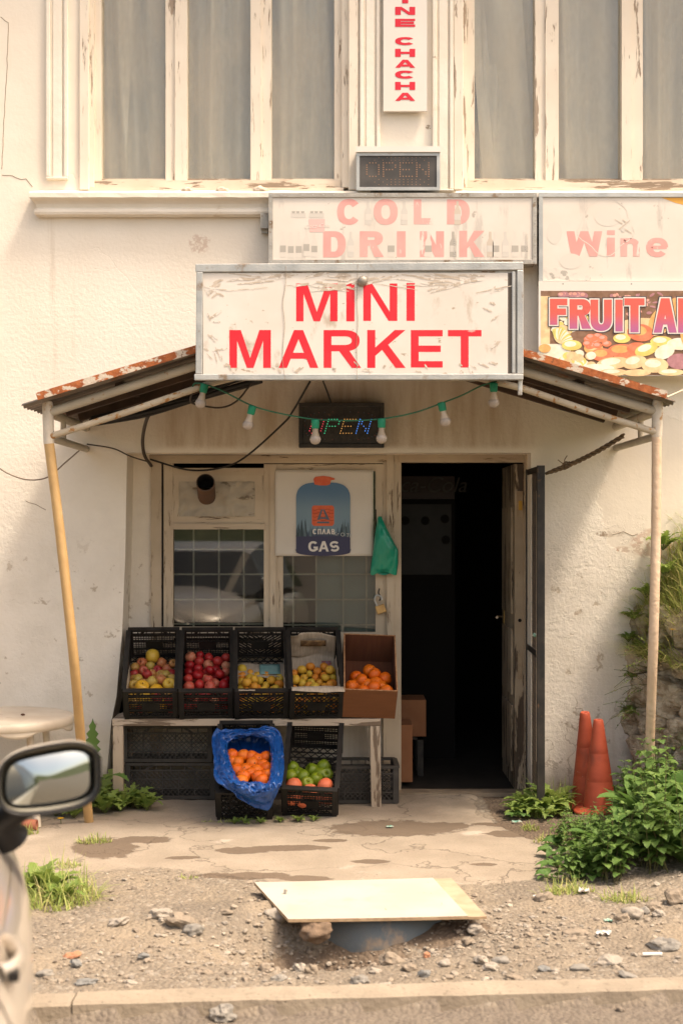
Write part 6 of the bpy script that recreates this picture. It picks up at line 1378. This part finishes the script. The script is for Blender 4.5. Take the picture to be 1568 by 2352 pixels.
LA, LB = Vector((1.84, .02, 0)), Vector((2.46, -2.0, 0)); dW = (LB-LA); LW = dW.length; dW.normalize(); nW = Vector((dW.y, -dW.x, 0))
if nW.x > 0: nW = -nW
def chunk(mb, c, sc_, rot, seed, smooth=False):      # a rough, half squared field stone
    V, Fc = ICO[4]; out = []; o = Vector((seed, seed*.7, -seed))
    for p in V:
        m = max(abs(p.x), abs(p.y), abs(p.z)); q = p.lerp(p/m*.86, .62)
        q = q*(1 + .34*noise.noise(p*1.2+o) + .16*(abs(noise.noise(p*2.6+o))-.25) + .07*noise.noise(p*6+o) + .04*noise.noise(p*14+o))
        out.append(c + rot @ Vector((q.x*sc_[0], q.y*sc_[1], q.z*sc_[2])))
    mb.add(out, Fc, 0, False)
r7 = random.Random(12); z = -.05
while z < .98:
    hh = r7.uniform(.16, .28); s = -.1 + r7.uniform(0,.15)
    while s < LW + .1:
        w_ = r7.uniform(.18, .42); p = LA + dW*(s+w_/2) - nW*(.05 + .10*(z+.05)/1.2) + nW*r7.uniform(-.02,.035); p.z = z + hh/2
        chunk(mb, p, (w_*.50, .16, hh*.54), rot=Matrix.Rotation(math.atan2(dW.y, dW.x) + r7.uniform(-.12,.12), 3, 'Z') @ Matrix.Rotation(r7.uniform(-.25,.25), 3, 'Y'), seed=r7.uniform(0,90), smooth=False); s += w_*.94
    z += hh*.92
mb.part('stonework', SWMAT, sw)
mb = MB(); A = LA - nW*.22; B = LB - nW*.22; mb.prism([A, B, B - nW*.5, A - nW*.5], (0,0,.93)); mb.part('earth_core', mat('dark earth', (.09,.065,.045), (.06,.045,.03), .95, 9), sw)
def bank_z(x, y):
    p = Vector((x,y,0)) - LA; q = -(p.dot(nW)); return .94 + .78*max(0, min(1, (q-.03)/.34))**.8 + .05*N3((x*4,y*4,0), 1) - .10*max(0, -y-.2)
mb = MB(); mb.grid(lambda u, v: (lambda p: Vector((p.x, p.y, bank_z(p.x, p.y) - (.14 if u < .04 else 0))))(LA + dW*LW*v - nW*(.06 + 2.4*u)), 40, 30); mb.one('terrain', mat('bank soil', (.24,.21,.10), (.18,.19,.07), .95, 7), kind='structure', recentre=False)
mb = MB()
for i in range(4200):
    s = abs(rp_.gauss(0, .55)); q = .03 + abs(rp_.gauss(0, .20)); p = LA + dW*s - nW*(q-.07); z = bank_z(p.x, p.y)
    if z < 1.02 and rp_.random() < .8: continue
    a = rp_.uniform(0,6.28) if q > .18 else math.atan2(nW.y, nW.x) + rp_.uniform(-1,1)
    blade(mb, (p.x, p.y, z-.02), a, rp_.uniform(.15,1.0) if q > .10 else rp_.uniform(.5,1.3), rp_.uniform(.12,.34), rp_.uniform(.006,.011), 0 if rp_.random() < .55 else 1)
mb.one('grass', [LF['grass'], LF['dry']], kind='stuff', recentre=False)
weedclump('leafy weed growing out of the top of the stone wall', [(1.86,-.05,1.12,.9,1),(1.90,-.10,1.28,.8,2),(1.98,-.25,1.42,.9,3),(1.84,-.03,.75,.7,4),(1.82,-.05,.52,.8,.5),(1.87,-.12,.95,.7,5),(2.0,-.12,1.58,1.0,2.2),(1.80,-.04,1.0,.6,2.9)], group='weeds on the stone wall')
flower(W(1543,1447,-.55), .026, 'yellow buttercup in the grass on top of the stone wall')
mb = MB()
for i in range(22):
    p = W(1455 + rp_.uniform(0,60), 1470 + rp_.uniform(0,180), -.2 - rp_.uniform(0,.3)); a = math.pi + rp_.uniform(-.9,.9); d = Vector((math.cos(a)*.8, -abs(math.sin(a))*.5, rp_.uniform(-.1,.9))).normalized(); L = rp_.uniform(.12,.32); pts = [p + d*L*t + Vector((0,0,-.10*t*t)) for t in (0,.3,.6,1)]; mb.tube(pts, .0016, 4, 1)
    for j in range(6): leaf(mb, pts[1].lerp(pts[3], j/6), (rp_.uniform(-1,1), rp_.uniform(-1,1), rp_.uniform(-.2,1)), .022, .009, .3, 0, 0, 3)
mb.one('trailing_weed', [LF['weed'], BROWNST], 'thin stalked weeds hanging from the stone wall behind the pinkish post', 'plant')

# ---------------------------------------------------------------- parked car at the left edge
AY = math.atan(.19); car = thing('parked_car', 'silver beige car at the left edge seen along its side with the door mirror', 'car', (0,0,0))
HW = .88; fl = Vector((-.775, -5.4, 0)); fwd = Vector((-math.sin(AY), math.cos(AY), 0)); rgt = Vector((math.cos(AY), math.sin(AY), 0)); YM = .70
car.location = fl - rgt*HW - fwd*YM; car.location.z = -.06; car.rotation_euler = (0,0,AY)
kc = NT('silver beige car paint'); kc.finish(kc.mix(kc.n('LayerWeight', Blend=.35).outputs['Facing'], (.52,.46,.39), (.62,.56,.48)), .28, None, .25, .5, Coat_Weight=.8, Coat_Roughness=.06); PAINT = kc.mat
CGL = mat('dark car glass', (.015,.017,.017), None, .04, spec=.8); TRM = mat('black car trim', (.014,.013,.013), None, .45); TYR = mat('tyre rubber', (.018,.017,.016), (.03,.027,.024), .85, 30); RIM = mat('alloy rim', (.5,.5,.49), None, .3, metal=.9)
CRM = mat('mirror glass', (.46,.50,.49), None, .02, metal=1.0)
prof = [(.80,.20),(.90,.30),(.965,.42),(.99,.56),(1.0,.72),(.995,.86),(.975,.94),(.945,1.00),(.915,1.06),(.885,1.10)]; prof = [(a_, z_ if z_ < .5 else .5 + (z_-.5)*.86) for a_, z_ in prof]    # fraction of half width, height
st_ = [(-1.95,.80,.62),(-1.90,.88,.80),(-1.6,.955,.97),(-1.0,.985,1.0),(-.2,1.0,1.0),(.5,1.0,1.0),(.95,.985,.99),(1.25,.965,.94),(1.6,.90,.88),(1.85,.75,.80),(1.95,.55,.70)]   # y, width factor, top factor
mb = MB(); n = len(prof); vs = []
for (y, wf, tf) in st_:
    ring = [(s_*HW*a*wf, y, .20 + (z-.20)*tf) for s_ in (1,) for a, z in prof]; ring += [(HW*.5*wf, y, (.20+.93*tf)+.02), (0, y, (.20+.94*tf)+.025)]
    ring += [(-p[0], p[1], p[2]) for p in reversed(ring[:-1])]; vs += ring
m = 2*(n+2)-1
mb.add(vs, [(i*m+j, i*m+(j+1) % m, (i+1)*m+(j+1) % m, (i+1)*m+j) for i in range(len(st_)-1) for j in range(m)] + [tuple(range(m)), tuple(range((len(st_)-1)*m, len(st_)*m))[::-1]], 0, True)
bo = mb.part('body', PAINT, car, local=True); sb = bo.modifiers.new('smooth', 'SUBSURF'); sb.levels = 1; sb.render_levels = 2
mb = MB(); gs = [(-1.80,.66,1.02,1.06),(-1.45,.74,1.06,1.42),(-.9,.76,1.07,1.58),(-.1,.76,1.07,1.60),(.35,.75,1.07,1.50),(.95,.68,1.05,1.10)]
vs = []
for (y, w_, z0, z1) in gs: vs += [(w_+.05,y,z0),(w_*.80,y,z1-.03),(w_*.70,y,z1),(-w_*.70,y,z1),(-w_*.80,y,z1-.03),(-w_-.05,y,z0)]
for i in range(len(gs)-1):
    a = i*6; mb.add([], [], 0)
mb.add(vs, [(i*6+j, i*6+j+1, i*6+7+j, i*6+6+j) for i in range(len(gs)-1) for j in (0,4)] , 1); b0 = len(mb.v)
mb.add(vs, [(i*6+j, i*6+j+1, i*6+7+j, i*6+6+j) for i in range(1, len(gs)-2) for j in (1,2,3)], 0, True); mb.add(vs, [(j, j+1, j+7, j+6) for j in (1,2,3)] + [(24+j, 25+j, 31+j, 30+j) for j in (1,2,3)], 1)
mb.part('cabin', [PAINT, CGL], car, local=True)
def flank(y, z, o=0.0):
    ws = [s_[0] for s_ in st_]; wf = float(np.interp(y, ws, [s_[1] for s_ in st_])); a = float(np.interp(z, [p[1] for p in prof], [p[0] for p in prof])); return Vector((HW*a*wf + o, y, z))
for sgn, nm in ((1, 'right'), (-1, 'left')):
    for (ya, yb) in ((-.25,.82),(-1.15,-.27)):
        mb = MB(); mb.grid(lambda u, v: (lambda p: Vector((sgn*p.x, p.y, p.z)))(flank(ya+(yb-ya)*u, .34+.60*v, .003)), 14, 16); d_ = mb.part('door', PAINT, car, local=True)
        yh = ya + .10; mb = MB()
        mb.grid(lambda u, v: (lambda p: Vector((sgn*(p.x + .034*math.sin(math.pi*min(1,max(0,u)))**.5), p.y, p.z + .024*math.cos(v*2*math.pi))))(flank(yh + .22*u, .93, .004 + .010*math.sin(v*2*math.pi))), 14, 13); mb.part('handle', PAINT, d_, local=True)
        mb = MB(); mb.box(flank(.0+yh+.01, .93, .03)*1 if sgn > 0 else Vector((-flank(yh+.01,.93,.03).x, yh+.01, .93)), (.02,.03,.018)); mb.part('key_cover', TRM, d_, local=True)
for y in (-1.22, 1.35):
    for sgn in (1, -1):
        w_ = thing('wheel', None, None); w_.parent = car; T = Matrix.Translation((sgn*.69, y, .33)) @ Matrix.Rotation(RAD(90)*sgn, 4, 'Y')
        mb = MB(); mb.lathe([(.20,-.09),(.30,-.095),(.33,-.07),(.335,0),(.33,.07),(.30,.095),(.20,.09)], 36, T); mb.part('tyre', TYR, w_, local=True)
        mb = MB(); mb.lathe([(.21,.085),(.20,.06),(.06,.05),(.05,.075),(0,.075)], 30, T); mb.part('rim', RIM, w_, local=True)
for sgn in (1, -1):
    mb = MB(); mb.ico((sgn*.55,1.80,.70), .13, 3, (1,.55,.55)); mb.part('headlight', mat('lamp glass', (.7,.7,.68), None, .1), car, local=True)
    mb = MB(); mb.ico((sgn*.62,-1.86,.78), .12, 3, (.8,.5,.9)); mb.part('tail_light', mat('red lamp', (.35,.01,.01), None, .2), car, local=True)
# door mirror, turned towards the camera
def mirror(sgn):
    c = Vector((sgn*(HW + .035), YM, 1.17)); ya = RAD(4)*sgn; Rm = Matrix.Rotation(ya, 3, 'Z')
    def outl(a, rx, rz):   # rounded, tapering towards the outer end
        ca, sa = math.cos(a), math.sin(a); x = rx*math.copysign(abs(ca)**.55, ca); zz = rz*math.copysign(abs(sa)**.62, sa); zz *= 1 - .20*max(0, x/rx)**2 if sa > 0 else 1 - .08*max(0, x/rx)
        return x*sgn, zz - .02*x/rx*(-1 if sa > 0 else -.3)
    def sh(u, v):
        a = u*2*math.pi; t = v; k_ = (1 - (t*.98)**2.6)**.5; x, z = outl(a, .128*(.30+.70*k_) if t > 0 else .128, .088*(.25+.75*k_)); return c + Rm @ Vector((x, -.055 + .12*t, z))
    mb = MB(); mb.grid(sh, 48, 14, wrap=True); h = mb.part('mirror', PAINT, car, local=True)
    mb = MB(); mb.grid(lambda u, v: c + Rm @ Vector((lambda q: (q[0], -.0555 - .006*math.sin(v*math.pi) + .010*v, q[1]))(outl(u*2*math.pi, .128 - .009*v, .088 - .008*v))), 48, 6, wrap=True); mb.part('mirror_bezel', TRM, h, local=True)
    mb = MB(); mb.grid(lambda u, v: c + Rm @ Vector((lambda q: (q[0]*v, -.048 + .045*(v*v*.55) , q[1]*v))(outl(u*2*math.pi, .120, .081))) + Vector((0, .085*(outl(u*2*math.pi, .120, .081)[1]*v), 0)), 48, 12, wrap=True); mb.part('mirror_glass', CRM, h, local=True)
    mb = MB(); mb.tube([c + Vector((-sgn*.06,.02,-.075)), c + Vector((-sgn*.12,.03,-.12)), Vector((sgn*(HW*.93), YM+.06, 1.0))], [.035,.04,.05], 14); mb.part('mirror_arm', TRM, h, local=True)
mirror(1); mirror(-1)
